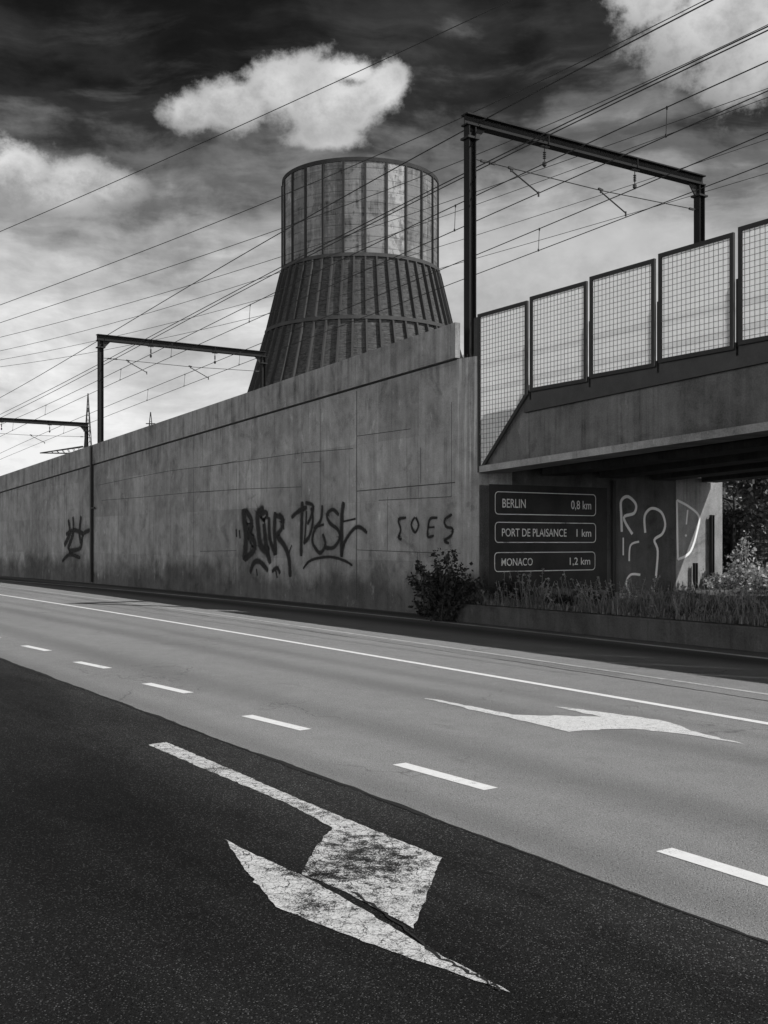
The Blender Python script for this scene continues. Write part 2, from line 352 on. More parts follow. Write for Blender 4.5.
M_STEEL2 = simple('weathered_portal_steel', .012, .7, .5, 1.5, streak=True)
M_WIRE = simple('wire_metal', .03, .6, .2)
M_FRAME = simple('barrier_frame_metal', .03, .6, .3)
M_GRID = simple('galvanised_wire_grid', .11, .6, .2)
M_CERAM = simple('brown_ceramic', .04, .35)
M_SOIL = simple('dry_soil', .09, .95, .5, 1.2)
M_BARK = simple('bark', .07, .95, .5, 4, streak=True)

def mat_spray(name, v, edge, top=1.0):
    m, nt, g = newmat(name); uv = g.uv(); u, w, _ = g.xyz(uv)
    d = g.m('ABSOLUTE', g.m('MULTIPLY', g.m('SUBTRACT', w, .5), 2.0))
    n = g.noise(g.obj(), 9, 4, .7)
    al = g.m('MULTIPLY', g.ss(g.m('ADD', d, g.m('MULTIPLY', g.m('SUBTRACT', n, .5), .35)), 1.0, edge), g.mix(.3, 1.0, n))
    finish(nt, g, v, .75, alpha=g.m('MULTIPLY', al, top)); return m
M_SPRAY = mat_spray('black_spray_paint', .012, .35)
M_MIST = mat_spray('black_overspray', .02, -.9, .45)
M_CHALK = mat_spray('pale_graffiti_paint', .8, .55)
M_SIGNPAINT = mat_paint('worn_sign_paint', .62, .375, 0, scale=5)
def mat_sign_ground():
    m, nt, g = newmat('dark_sign_ground'); o = g.obj()
    n = g.noise(o, 1.2, 6, .65)
    finish(nt, g, g.m('ADD', .0, g.m('MULTIPLY', n, .05)), .8); return m
M_SIGN_GROUND = mat_sign_ground()
def mat_leaf(name, v):
    m, nt, g = newmat(name); uv = g.uv(); u, w, _ = g.xyz(uv)
    rnd = g.white(g.m('FLOOR', u))
    c = g.grey(g.m('MULTIPLY', v, g.m('ADD', .55, g.m('MULTIPLY', rnd, .9))))
    d = nd(nt, 'ShaderNodeBsdfPrincipled', {'Base Color': c, 'Roughness': .55, 'Specular IOR Level': .35})
    t = nd(nt, 'ShaderNodeBsdfTranslucent', {'Color': c})
    mx = nd(nt, 'ShaderNodeMixShader', {0: .35, 1: d.outputs[0], 2: t.outputs[0]})
    nd(nt, 'ShaderNodeOutputMaterial', {0: mx.outputs[0]}); return m
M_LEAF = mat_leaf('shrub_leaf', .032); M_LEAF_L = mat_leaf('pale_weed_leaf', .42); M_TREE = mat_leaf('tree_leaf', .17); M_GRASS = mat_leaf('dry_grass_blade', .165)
def mat_panel():
    m, nt, g = newmat('frosted_barrier_sheet'); uv = g.uv()
    n = g.noise(uv, .8, 5, .6); n2 = g.noise(g.map(uv, (3, .2, 1)), 1.0, 4)
    v = g.m('MULTIPLY', .96, g.m('ADD', .95, g.m('ADD', g.m('MULTIPLY', g.m('SUBTRACT', n, .5), .2), g.m('MULTIPLY', g.m('SUBTRACT', n2, .5), .18))))
    c = g.grey(v)
    t = nd(nt, 'ShaderNodeBsdfTranslucent', {'Color': c})
    d = nd(nt, 'ShaderNodeBsdfPrincipled', {'Base Color': c, 'Roughness': .5})
    mx = nd(nt, 'ShaderNodeMixShader', {0: .6, 1: t.outputs[0], 2: d.outputs[0]})
    nd(nt, 'ShaderNodeOutputMaterial', {0: mx.outputs[0]}); return m
M_PANEL = mat_panel()

# ------------------------------------------------------------------ ground and road
def bq(c0, c1, c2): return lambda a: c0 + c1 * a + c2 * a * a
SEAM = bq(3.745, .014, -.0002)
DASH = bq(4.36, .028, -.00045)
SOLID = bq(8.12, .042, -.00075)
THIN = bq(9.55, .062, -.00105)
GUT = bq(12.25, .098, -.0021)
def wall_b(a): return 14.40 + .02 * (a - 18.46) - .0012 * (a - 18.46) ** 2 if a > 18.46 else 14.40
AS = [-40, -25, -15, -8] + [x * .5 for x in range(-12, 44)] + [x * 2.0 for x in range(11, 40)] + [85, 95, 110]
def clampq(f):          # keep the quadratic sane far outside the picture
    def h(a):
        A = 48.0
        if a <= A: return f(max(a, -6))
        return f(A) + (f(A) - f(A - 1)) * min(a - A, 60)
    return h
SEAM, DASH, SOLID, THIN, GUT = map(clampq, (SEAM, DASH, SOLID, THIN, GUT))
def strip(mb, f0, f1, h, a0=None, a1=None, stations=None):
    st = stations or [a for a in AS if (a0 is None or a > a0) and (a1 is None or a < a1)]
    if a0 is not None: st = [a0] + st
    if a1 is not None: st = st + [a1]
    for p, q in zip(st, st[1:]):
        pts = [(p, f0(p)), (p, f1(p)), (q, f1(q)), (q, f0(q))]
        mb.face([F(a, b, h) for a, b in pts][::-1], [(a, b) for a, b in pts][::-1])
g_ = MB(); g_.face([(-1500, -300, -.03), (1500, -300, -.03), (1500, 2500, -.03), (-1500, 2500, -.03)])
ground = tag(g_.build('ground', M_SOIL), 'dry open ground behind the railway wall', 'ground', kind='structure')
mb = MB(); strip(mb, SEAM, lambda a: 14.9, 0.0)
road = tag(mb.build('road', M_ROAD), 'sunlit worn grey asphalt road beside the wall', 'road', kind='structure')
mb = MB(); strip(mb, lambda a: -9.0, SEAM, 0.0)
lane = tag(mb.build('dark_road_lane', M_DARK), 'newer dark asphalt turning lane with a cracked white arrow', 'road', kind='structure')
# ragged seam between the two surfaces
def ragged(f, a0, a1, w0, w1, h, step=.08, jit=.02, seed=1):
    rnd = random.Random(seed); m = MB(); n = int((a1 - a0) / step); prev = None
    o = 0; w = (w0 + w1) / 2
    for i in range(n + 1):
        a = a0 + i * step
        o += rnd.uniform(-jit, jit) - o * .15; w = min(max(w + rnd.uniform(-.3, .3) * (w1 - w0), w0), w1)
        cur = (F(a, f(a) + o - w / 2, h), F(a, f(a) + o + w / 2, h))
        if prev: m.face([prev[0], cur[0], cur[1], prev[1]][::-1])
        prev = cur
    return m
M_CRACK = simple('tar_crack', .02, .9)
ragged(SEAM, -2, 45, .016, .058, .003, jit=.008, seed=3).build('seam_crack', M_CRACK, lane)
ragged(lambda a: THIN(a) - .38, 4, 42, .006, .026, .003, jit=.012, seed=5).build('joint_crack', M_CRACK, road)
# gutter edge under the wall, painted lines
def sheet(f0, f1, h, name, mat, a0=-38, a1=108, parent=None):
    m = MB(); strip(m, f0, f1, h, a0, a1); return m.build(name, mat, parent)
sheet(lambda a: GUT(a) - .07, lambda a: GUT(a) + .07, .003, 'gutter_line', M_GUTTER, parent=road)
sheet(lambda a: SOLID(a) - .055, lambda a: SOLID(a) + .055, .003, 'edge_line', M_PAINT, parent=road)
sheet(lambda a: THIN(a) - .04, lambda a: THIN(a) + .04, .003, 'faded_line', M_PAINT_FAINT, parent=road)
# lane dashes: about one metre survey length, 2.66 apart
def a_of(px, py): p = on_ground(px, py); return -ST * p.x + CT * p.y
meas = (((24, 645.7), (48.2, 650.9)), ((76.8, 661.9), (108, 668.4)), ((146.4, 683.5), (188.8, 693.1)), ((246.7, 715.7), (305.7, 730)), ((399, 764), (491, 789.3)), ((664, 850), (790, 889)))
ends = [(a_of(*p), a_of(*q)) for p, q in meas]
ends = [(ends[0][0] + 2.66 * k, ends[0][0] + 2.66 * k - .98) for k in (3, 2, 1)] + [(ends[-1][0] - 2.6 * k, ends[-1][0] - 2.6 * k - .98) for k in (1, 2)]
for a1_, a0_ in ends:
    m = MB()
    strip(m, lambda a: DASH(a) - .062, lambda a: DASH(a) + .062, .003, stations=[a0_, (a0_ + a1_) / 2, a1_])
    m.build('lane_dash', M_PAINT, road)
for p, q in meas:
    p, q = on_ground(*p), on_ground(*q); p.z = q.z = .003; d_ = (q - p).normalized(); x_ = Vector((-d_.y, d_.x, 0)) * .062
    m = MB(); m.face([p - x_, q - x_, q + x_, p + x_], [(v.x, v.y) for v in (p - x_, q - x_, q + x_, p + x_)]); m.build('lane_dash', M_PAINT, road)

def smooth_path(pts, k=5):
    if len(pts) < 3: return pts
    out = []
    for i in range(len(pts) - 1):
        p0 = pts[max(i - 1, 0)]; p1 = pts[i]; p2 = pts[i + 1]; p3 = pts[min(i + 2, len(pts) - 1)]
        for j in range(k):
            t = j / k
            out.append(tuple(.5 * (2 * b + (c - a) * t + (2 * a - 5 * b + 4 * c - d) * t * t + (3 * b - a - 3 * c + d) * t ** 3) for a, b, c, d in zip(p0, p1, p2, p3)))
    out.append(pts[-1]); return out
def poly_ground(pxs, sx, sy, ox, oy, h):
    pts = [on_ground(ox + x / sx, oy + y / sy) for x, y in pxs]
    return [Vector((p.x, p.y, h)) for p in pts]
def rough_edge(pts, step=.05, jit=.004, seed=2):
    rnd = random.Random(seed); out = []
    for p, q in zip(pts, pts[1:] + pts[:1]):
        n = max(1, int((q - p).length / step))
        for i in range(n):
            v = p.lerp(q, i / n); out.append(v + Vector((rnd.gauss(0, jit), rnd.gauss(0, jit), 0)) * (1 if i else .3))
    return out
def flat_poly(pts):
    import bmesh
    m = MB(); from mathutils.geometry import tessellate_polygon
    tri = tessellate_polygon([pts])
    for t in tri:
        q = [pts[i] for i in t]
        if (q[1] - q[0]).cross(q[2] - q[0]).z < 0: q = q[::-1]
        m.face(q, [(p.x, p.y) for p in q])
    return m
body = poly_ground([(35, 48), (70, 43), (200, 98), (340, 160), (598, 265), (545, 402), (400, 325), (330, 297), (350, 255), (388, 207), (300, 160), (150, 98)], 1.92, 1.92, 130, 720, .004)
head = poly_ground([(182, 230), (225, 252), (340, 304), (445, 362), (545, 425), (640, 474), (730, 525), (540, 460), (400, 408), (280, 360), (230, 300)], 1.92, 1.92, 130, 720, .004)
rc = on_ground(130 + 440 / 1.92, 720 + 275 / 1.92)
M_ARROW = mat_paint('cracked_arrow_paint', .58, .44, 1.0, rub=(rc.x * K, rc.y * K, .62, .80))
m = flat_poly(rough_edge(body)); m2 = flat_poly(rough_edge(head))
for attr in ('v',): pass
off = len(m.v); m.v += m2.v; m.f += [[i + off for i in f] for f in m2.f]; m.uv += m2.uv; m.mi += m2.mi
tag(m.build('lane_arrow', M_ARROW, lane), 'cracked white turn arrow on the dark asphalt')
rndc = random.Random(9); prev = None; mc = MB(); cpts = [(352, 893), (395, 921), (432, 953), (468, 972), (500, 990)]
cp = [on_ground(*p) for p in smooth_path(cpts, 10)]
mc.ribbon([Vector((p.x + rndc.gauss(0, .006), p.y + rndc.gauss(0, .006), .006)) for p in cp], [rndc.uniform(.004, .022) for p in cp], Vector((0, 0, 1)))
mc.build('paint_crack', M_CRACK, lane)
arrow2 = poly_ground([(85, 155), (120, 159), (265, 188), (440, 192), (345, 172), (375, 174), (470, 187), (565, 201), (615, 220), (720, 246), (600, 226), (500, 216), (440, 217), (375, 222), (300, 204), (200, 182)], 1.979, 1.979, 380, 620, .004)
tag(flat_poly(rough_edge(arrow2, .08, .012)).build('lane_arrow', M_ARROW_FAR, road), 'worn white merge arrow in the sunlit lane')

# ------------------------------------------------------------------ retaining wall
def wall_hit(px, py):
    b = 14.4
    for _ in range(12):
        a, h = on_b(px, py, b); b = wall_b(a)
    return a, b, h
def px_of(p): return CX + FPX * p.x / p.y
def edge_h(a, y0, sl):          # height of a line read off the photograph, then straight on at the same fall
    def at(q):
        p = F(q, wall_b(q)); return (HY - (y0 - sl * px_of(p))) * p.y / FPX + HC
    A0, A1 = 19.3, 56.0
    if a <= A1: return at(max(a, A0))
    return at(A1) + (at(A1) - at(A1 - 8)) / 8 * (a - A1)
top_h = lambda a: edge_h(a, 476.5, .3373)
A_END, A_COP = 18.46, 19.27
WA = [A_COP] + [20 + i for i in range(0, 50)] + [72, 76, 80, 85, 90, 100, 110]
COPH = .80
wall = thing('retaining_wall', 'long weathered concrete retaining wall with black graffiti rising beside the road', 'wall', F(40, 14.3))
def prism_along(mb, stations, bf0, bf1, h0, h1, mi=0):
    for p, q in zip(stations, stations[1:]):
        A, B, C, D = F(p, bf0(p), h0(p)), F(q, bf0(q), h0(q)), F(q, bf0(q), h1(q)), F(p, bf0(p), h1(p))
        mb.face([A, D, C, B], [(p, h0(p)), (p, h1(p)), (q, h1(q)), (q, h0(q))], mi)
        E_, F_, G_, H_ = F(p, bf1(p), h0(p)), F(q, bf1(q), h0(q)), F(q, bf1(q), h1(q)), F(p, bf1(p), h1(p))
        mb.face([E_, F_, G_, H_], [(p, h0(p)), (q, h0(q)), (q, h1(q)), (p, h1(p))], mi)
        mb.face([D, H_, G_, C], [(p, 0), (p, 1), (q, 1), (q, 0)], mi); mb.face([A, B, F_, E_], [(p, 0), (q, 0), (q, .3), (p, .3)], mi)
    for p in (stations[0], stations[-1]):
        mb.face([F(p, bf0(p), h0(p)), F(p, bf1(p), h0(p)), F(p, bf1(p), h1(p)), F(p, bf0(p), h1(p))], [(bf0(p), h0(p)), (bf1(p), h0(p)), (bf1(p), h1(p)), (bf0(p), h1(p))], mi)
mb = MB(); zero = lambda a: -.02
prism_along(mb, WA, wall_b, lambda a: wall_b(a) + .38, zero, lambda a: top_h(a) - COPH - .02)
# formwork joints: recessed-looking filler laid 2 mm proud, read off the photograph
def jline(x0, y0, x1, y1, w=.026, mi=1, e=.0016):
    n = 4; pts = []
    for i in range(n + 1):
        a, b, h = wall_hit(x0 + (x1 - x0) * i / n, y0 + (y1 - y0) * i / n)
        pts.append(F(a, b - e, h))
    mb.ribbon(pts, w, F(0, -1)); 
    for k in range(n): mb.mi[-1 - k] = mi
Z = lambda x, y: (200 + x / 2.743, 380 + y / 2.743)
Y = lambda x, y: (x / 2.954, 300 + y / 2.954)
for (f, segs) in ((Z, [(430, 30, 430, 600, .030), (330, 70, 330, 600), (278, 200, 278, 322), (205, 100, 206, 205), (185, 214, 183, 310), (100, 232, 98, 560), (60, 232, 60, 262), (605, 185, 605, 284), (515, 320, 514, 470), (690, 60, 690, 320), (597, 472, 597, 515), (0, 240, 100, 225), (100, 225, 278, 200), (278, 200, 420, 188), (282, 227, 330, 224), (0, 308, 100, 300), (100, 300, 278, 293), (430, 154, 578, 134), (430, 305, 700, 281, .022), (490, 330, 690, 320), (430, 466, 640, 474), (0, 470, 100, 468)]),
                  (Y, [(95, 560, 95, 780), (140, 550, 140, 780), (190, 500, 190, 800, .022), (237, 530, 237, 700), (295, 505, 295, 820), (505, 480, 505, 820), (572, 500, 572, 820), (598, 405, 598, 490), (655, 485, 655, 512), (290, 547, 415, 521), (415, 521, 500, 505), (500, 505, 655, 485), (655, 485, 700, 475), (300, 592, 415, 583), (415, 583, 570, 568), (570, 568, 700, 560)])):
    for sg in segs:
        p, q = f(sg[0], sg[1]), f(sg[2], sg[3]); jline(*p, *q, w=sg[4] if len(sg) > 4 else .016)
mb.build('wall_body', [M_WALL, M_JOINT], wall)
# shadow groove under the coping, then the coping panels (each cast panel a few metres long)
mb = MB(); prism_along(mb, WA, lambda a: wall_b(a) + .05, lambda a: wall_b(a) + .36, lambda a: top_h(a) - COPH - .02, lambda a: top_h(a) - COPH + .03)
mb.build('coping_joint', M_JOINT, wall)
cuts = [A_COP]
for px in (356.8, 300, 250, 215, 184, 157, 134, 112, 92, 74, 57, 41, 26, 12, 0):
    cuts.append(wall_hit(px, 470 - .337 * px + 20)[0])
while cuts[-1] < 108: cuts.append(cuts[-1] + 4.0)
mb = MB()
for p, q in zip(cuts, cuts[1:]):
    n = max(1, int((q - p) / 1.5)); st = [p + .006 + (q - p - .012) * i / n for i in range(n + 1)]
    prism_along(mb, st, lambda a: wall_b(a) - .045, lambda a: wall_b(a) + .09, lambda a: top_h(a) - COPH + .03, top_h)
mb.build('coping', M_COPING, wall)
# end pillar with the notch that carries the portal mast
PT = lambda a: 5.60 + .05 * (a - A_END)
mb = MB(); prism_along(mb, [A_END, 18.70, A_COP - .012], lambda a: wall_b(a) - .015, lambda a: wall_b(a) + .9, zero, PT)
mb.build('end_pillar', M_PILLAR, wall)
for k in range(9):
    mb = MB(); a = 18.6 + .07 * k; mb.bar(F(a, 14.5, PT(a)), F(a + random.uniform(-.02, .02), 14.5, PT(a) + random.uniform(.03, .1)), .012, .012)
    mb.build('rebar_stub', M_STEEL, wall)
# rain pipe in the joint near the second portal
pa = wall_hit(93, 520)[0]
mb = MB(); mb.bar(F(pa, wall_b(pa) - .06, .05), F(pa, wall_b(pa) - .06, top_h(pa) - .02), .16, .10, F(0, 1)); 
mb.bar(F(pa, wall_b(pa) - .09, 3.0), F(pa - .45, wall_b(pa) - .09, 3.0), .05, .06)
mb.build('downpipe', M_STEEL, wall)
# pale lime run
pb = wall_hit(139, 540)[0]
mb = MB(); mb.ribbon([F(pb, wall_b(pb) - .002, .3), F(pb, wall_b(pb) - .002, 1.6), F(pb + .02, wall_b(pb) - .002, 3.0), F(pb, wall_b(pb) - .002, 3.5)], [.05, .14, .12, .04], F(0, -1)); mb.rawuv = True
mb.build('lime_run', mat_spray('lime_deposit', .38, .1), wall)

def tag_on_wall(strokes, f, scale, name, label, bold=1.0):
    mb = MB(); mb.rawuv = True
    for i, (w, pts) in enumerate(strokes):
        sp_ = smooth_path(pts); P = []
        for x, y in sp_:
            a, b, h = wall_hit(*f(x, y)); P.append((F(a, b - .006 - .0004 * i, h), (F(a, b)).y))
        n = len(P); ws = [w / scale * P[k][1] / FPX * 1.95 * bold * (.55 + .45 * min(1, min(k, n - 1 - k) / 2.0 + .25)) * random.uniform(.92, 1.08) for k in range(n)]
        mb.ribbon([p for p, _ in P], ws, F(0, -1))
        k0 = len(mb.f); mb.ribbon([p + F(0, .0022) for p, _ in P], [q * 2.6 for q in ws], F(0, -1))
        for q in range(k0, len(mb.f)): mb.mi[q] = 1
        for q in range(3, n - 3):
            if random.random() < .05 * bold:
                L = random.uniform(.08, .38); p0 = P[q][0]; mb.ribbon([p0, p0 - Vector((0, 0, L * .5)), p0 - Vector((0, 0, L))], [.022, .016, .012], F(0, -1))
    return tag(mb.build(name, [M_SPRAY, M_MIST], wall), label)
X = lambda x, y: (220 + x / 4.8, 490 + y / 4.8)
tag_on_wall([(12, [(78, 188), (80, 226)]), (12, [(93, 192), (97, 232)]), (30, [(113, 90), (118, 150), (126, 220), (122, 290), (117, 340)]), (20, [(122, 95), (150, 140), (148, 185), (128, 212)]), (20, [(130, 215), (162, 240), (165, 285), (118, 335)]),
    (28, [(212, 92), (182, 120), (186, 200), (198, 270), (238, 300)]), (16, [(190, 118), (222, 108), (228, 140)]), (22, [(212, 160), (222, 260), (242, 355)]), (18, [(236, 130), (240, 230), (266, 312)]), (20, [(266, 105), (262, 200), (270, 312)]), (16, [(268, 122), (302, 135), (296, 185), (268, 222)]),
    (20, [(275, 222), (312, 270), (332, 330), (338, 418)]), (9, [(288, 108), (296, 152)]), (9, [(304, 140), (308, 190)]), (16, [(145, 398), (164, 350), (192, 344), (232, 388)]), (9, [(176, 378), (180, 412)]), (12, [(250, 392), (275, 374), (290, 402)]), (9, [(268, 384), (276, 422)]), (7, [(346, 264), (330, 310)])],
    X, 4.8, 'graffiti_tag', 'dense black spray tag of four letters in quotation marks', 1.2)
tag_on_wall([(14, [(343, 132), (380, 100), (418, 84)]), (18, [(396, 55), (393, 150), (391, 230), (390, 318)]), (12, [(410, 60), (446, 74), (442, 115), (420, 165)]), (9, [(416, 100), (412, 180), (405, 255)]), (12, [(440, 82), (446, 150), (430, 220), (402, 258)]),
    (12, [(492, 72), (486, 140), (456, 190), (445, 250), (480, 302), (506, 262), (494, 210)]), (11, [(450, 182), (500, 165)]), (12, [(572, 120), (542, 94), (514, 120), (530, 160), (566, 190), (576, 230), (546, 276), (503, 276)]), (20, [(596, 58), (586, 130), (584, 322)]), (8, [(590, 152), (652, 138)]), (12, [(584, 322), (600, 250), (640, 190), (672, 178), (708, 206)]), (8, [(400, 377), (440, 336), (530, 321), (600, 340), (637, 363)])],
    X, 4.8, 'graffiti_tag', 'black spray tag of thin looping letters over an arc', 1.2)
tag_on_wall([(8, [(566, 378), (545, 383), (551, 410), (545, 432), (554, 437)]), (8, [(590, 376), (580, 396), (590, 418), (600, 398), (592, 376)]), (8, [(652, 378), (632, 381), (626, 408), (626, 430), (642, 427)]), (7, [(626, 405), (644, 403)]), (8, [(692, 369), (672, 383), (676, 402), (693, 408), (690, 426), (671, 441), (684, 448)])],
    Z, 2.743, 'graffiti_tag', 'row of thin black hand-drawn letters near the wall corner', .75)
tag_on_wall([(13, [(202, 648), (206, 690), (190, 725)]), (13, [(216, 640), (216, 690), (200, 735)]), (13, [(240, 638), (235, 690), (241, 722)]), (10, [(195, 692), (220, 680), (246, 690)]), (10, [(203, 742), (238, 732), (246, 692), (266, 680)]), (8, [(184, 772), (206, 752), (238, 762)])],
    Y, 2.954, 'graffiti_tag', 'small black scrawled tag near the downpipe')

# railway formation behind the wall
mb = MB(); RT = lambda a: top_h(a) - 1.0 if a > A_COP else 5.5
prism_along(mb, [A_END + .61] + WA[1:], lambda a: wall_b(a) + .4, lambda a: 22.0, lambda a: -.02, lambda a: RT(a) - .3)
tag(mb.build('railway_embankment', M_SOIL), 'raised railway embankment behind the wall', 'embankment', kind='structure')

# ------------------------------------------------------------------ bridge: abutment, girders, deck
A0 = A_END
abut = thing('bridge_abutment', 'shaded concrete abutment under the bridge with painted signs and pale graffiti', 'abutment', F(A0, 18))
mb = MB()
def ab_uv(p): return (CT * p[0] + ST * p[1], p[2])
def abox(a0, a1, b0, b1, h0, h1, mi=0):
    mb.box8([F(a0, b0, h0), F(a1, b0, h0), F(a1, b1, h0), F(a0, b1, h0), F(a0, b0, h1), F(a1, b0, h1), F(a1, b1, h1), F(a0, b1, h1)], mi, ab_uv)
BW = 7.67; BD = 7.34
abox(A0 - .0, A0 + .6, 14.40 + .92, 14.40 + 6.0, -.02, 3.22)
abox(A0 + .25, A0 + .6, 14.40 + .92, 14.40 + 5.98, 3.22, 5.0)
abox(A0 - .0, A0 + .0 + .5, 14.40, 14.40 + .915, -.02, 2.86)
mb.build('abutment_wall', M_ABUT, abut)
mb = MB(); abox(A0 - .004, A0 + .6, 14.40 + 6.005, 14.40 + BW, -.02, 3.22); mb.build('sunlit_abutment_end', M_ABUT_SUNLIT, abut)  # split off so its paler colour carries the patch of sun
mb = MB(); ribs = []
for x, y0, y1 in ((612, 485, 598),):
    b, h0 = on_a(x, y1, A0); b, h1 = on_a(x, y0, A0)
    mb.tube([F(A0 - .06, b, .3), F(A0 - .06, b, h1 + .1)], .055, 10)
mb.build('drain_pipe', M_STEEL, abut)
# dark ground behind the three direction signs
AQ = lambda px, py, e=.003: (lambda r: F(A0 - e, r[0], r[1]))(on_a(px, py, A0))
mb = MB(); mb.face([AQ(489, 586), AQ(489, 484), AQ(607, 488), AQ(607, 590)]); mb.build('sign_ground', M_SIGN_GROUND, abut)
def rrect(x0, y0, x1, y1, r):
    pts = []
    for cx_, cy_, a0 in ((x1 - r, y1 - r, 0), (x0 + r, y1 - r, 90), (x0 + r, y0 + r, 180), (x1 - r, y0 + r, 270)):
        for k in range(5): t = R(a0 + 22.5 * k); pts.append((cx_ + r * math.cos(t), cy_ + r * math.sin(t)))
    return pts + [pts[0]]
SIGN_PTS = [((495, 491.6, 595.5, 514), ('BERLIN', 502.3, 525.5), ('0,8 km', 571, 591)), ((495, 522.2, 595.5, 542.4), ('PORT DE PLAISANCE', 501.8, 566.4), ('1 km', 576.4, 591)), ((494.5, 552.6, 594.8, 571.6), ('MONACO', 501.3, 532.5), ('1,2 km', 569.6, 590))]
def text_mesh(txt):
    c = bpy.data.curves.new('lettering', 'FONT'); c.body = txt; c.offset = .004; c.resolution_u = 4
    o = bpy.data.objects.new('lettering', c); col.objects.link(o)
    dg = bpy.context.evaluated_depsgraph_get(); me = bpy.data.meshes.new_from_object(o.evaluated_get(dg))
    bpy.data.objects.remove(o); bpy.data.curves.remove(c); return me
for (x0, y0, x1, y1), (t1, u0, u1), (t2, v0, v1) in SIGN_PTS:
    (b0, hT), (b1, _) = on_a(x0, y0, A0), on_a(x1, y0, A0); _, hB = on_a(x0, y1, A0)
    mb = MB(); mb.ribbon([F(A0 - .006, b, h) for b, h in rrect(b0, hB, b1, hT, .085)], .017, F(-1, 0))
    sg = tag(mb.build('painted_sign', M_SIGNPAINT, abut), 'rounded white outline sign reading %s %s' % (t1, t2))
    for (tx, q0, q1) in ((t1, u0, u1), (t2, v0, v1)):
        me = text_mesh(tx); xs = [v.co.x for v in me.vertices]; mn, mxx = min(xs), max(xs)
        bb0 = on_a(q0, y0, A0)[0]; bb1 = on_a(q1, y0, A0)[0]; H_ = hT - hB; base = hB + H_ * .30; sy = H_ * .40 / .70
        off_ = parent_loc(sg)
        for v in me.vertices:
            p = F(A0 - .006, bb0 + (v.co.x - mn) / (mxx - mn) * (bb1 - bb0), base + v.co.y * sy); v.co = p * K - off_
        me.materials.clear(); me.materials.append(M_SIGNPAINT)
        o = bpy.data.objects.new('lettering', me); col.objects.link(o); o.parent = sg
# pale graffiti under the bridge
W5 = lambda x, y: (620 + x / 5.12, 440 + y / 5.12)
for i, (w, pts) in enumerate([(16, [(8, 470), (5, 380), (5, 312), (40, 290), (80, 330), (70, 375), (18, 398), (62, 482)]), (15, [(128, 475), (125, 390), (160, 350), (210, 370), (230, 430), (215, 480), (175, 512), (192, 570), (182, 705)]), (14, [(290, 308), (292, 450), (295, 612)]), (14, [(295, 612), (360, 570), (400, 440), (400, 385), (350, 340), (290, 308)]), (11, [(345, 358), (338, 432)]), (13, [(334, 484), (338, 494)]), (10, [(15, 500), (15, 590)]), (11, [(96, 520), (52, 540), (45, 620)]), (12, [(102, 690), (52, 690), (30, 740), (60, 802)]), (10, [(160, 755), (222, 852)])]):
    ps = [AQ(*W5(x, y), .008 + .0005 * i) for x, y in smooth_path(pts)]
    mb = MB(); mb.rawuv = True; mb.ribbon(ps, w / 5.12 * 26 / FPX * 1.3, F(-1, 0)); mb.build('graffiti_stroke', M_CHALK, abut)

bridge = thing('railway_bridge', 'concrete girder railway bridge carrying noise barrier panels over the side opening', 'bridge', F(A0 - 7, 14.4, 3.1))
GR = .037
SE = 21.0
gb = lambda s: 3.13 + GR * (s - .39)      # girder soffit
gt = lambda s: 4.62 + GR * (s - 1.7)      # underside of barrier panels
def along(mb, s0, s1, b0, b1, f0, f1, n=1):
    for i in range(n):
        p, q = s0 + (s1 - s0) * i / n, s0 + (s1 - s0) * (i + 1) / n
        c = [F(A0 - p, b0, f0(p)), F(A0 - q, b0, f0(q)), F(A0 - q, b1, f0(q)), F(A0 - p, b1, f0(p)), F(A0 - p, b0, f1(p)), F(A0 - q, b0, f1(q)), F(A0 - q, b1, f1(q)), F(A0 - p, b1, f1(p))]
        mb.box8(c, 0, lambda p_: (-ST * p_[0] + CT * p_[1] + p_[1] * .0 + (CT * p_[0] + ST * p_[1]) * .3, p_[2]))
def add_girder(b0, web_w, fl_out, name, mats):
    mb = MB()
    s0 = .14
    # end cut on a slant, as the tapered panel in front of it shows
    n = 1
    for (p, q, lo0, hi0, lo1, hi1) in ((s0, 1.46, gb(s0), gb(s0) + .30, gb(1.46), gt(1.46) - .05), (1.46, SE, gb(1.46), gt(1.46) - .345, gb(SE), gt(SE) - .345)):
        c = [F(A0 - p, b0, lo0), F(A0 - q, b0, lo1), F(A0 - q, b0 + web_w, lo1), F(A0 - p, b0 + web_w, lo0), F(A0 - p, b0, hi0), F(A0 - q, b0, hi1), F(A0 - q, b0 + web_w, hi1), F(A0 - p, b0 + web_w, hi0)]
        mb.box8(c, 0, lambda p_: (-ST * p_[0] + CT * p_[1] + (CT * p_[0] + ST * p_[1]) * .3, p_[2]))
    o = mb.build(name, mats, bridge)
    mb = MB(); along(mb, s0 - .02, SE + .01, b0 - fl_out, b0 + web_w + fl_out, lambda s: gb(s) - .004, lambda s: gb(s) + .13)
    mb.build('bottom_flange', M_FLANGE if b0 < 14.5 else M_GIRD2, o)
    return o
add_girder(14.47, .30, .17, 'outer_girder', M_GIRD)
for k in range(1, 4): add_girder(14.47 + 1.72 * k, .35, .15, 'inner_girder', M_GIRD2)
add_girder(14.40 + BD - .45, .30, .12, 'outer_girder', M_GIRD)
mb = MB(); along(mb, .4, SE + .02, 14.475, 14.40 + BD, lambda s: gt(s) - .34 + .002, lambda s: gt(s) - .02)
mb.build('deck_slab', M_GIRD, bridge)
mb = MB(); along(mb, 1.45, SE + .02, 14.39, 14.465, lambda s: gt(s) - .36, lambda s: gt(s) + .06)
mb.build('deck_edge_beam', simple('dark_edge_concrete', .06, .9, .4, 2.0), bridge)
mb = MB(); along(mb, .1, SE + .02, 14.40 + BD - .2, 14.40 + BD - .05, lambda s: gt(s) - .018, lambda s: gt(s) + .9)
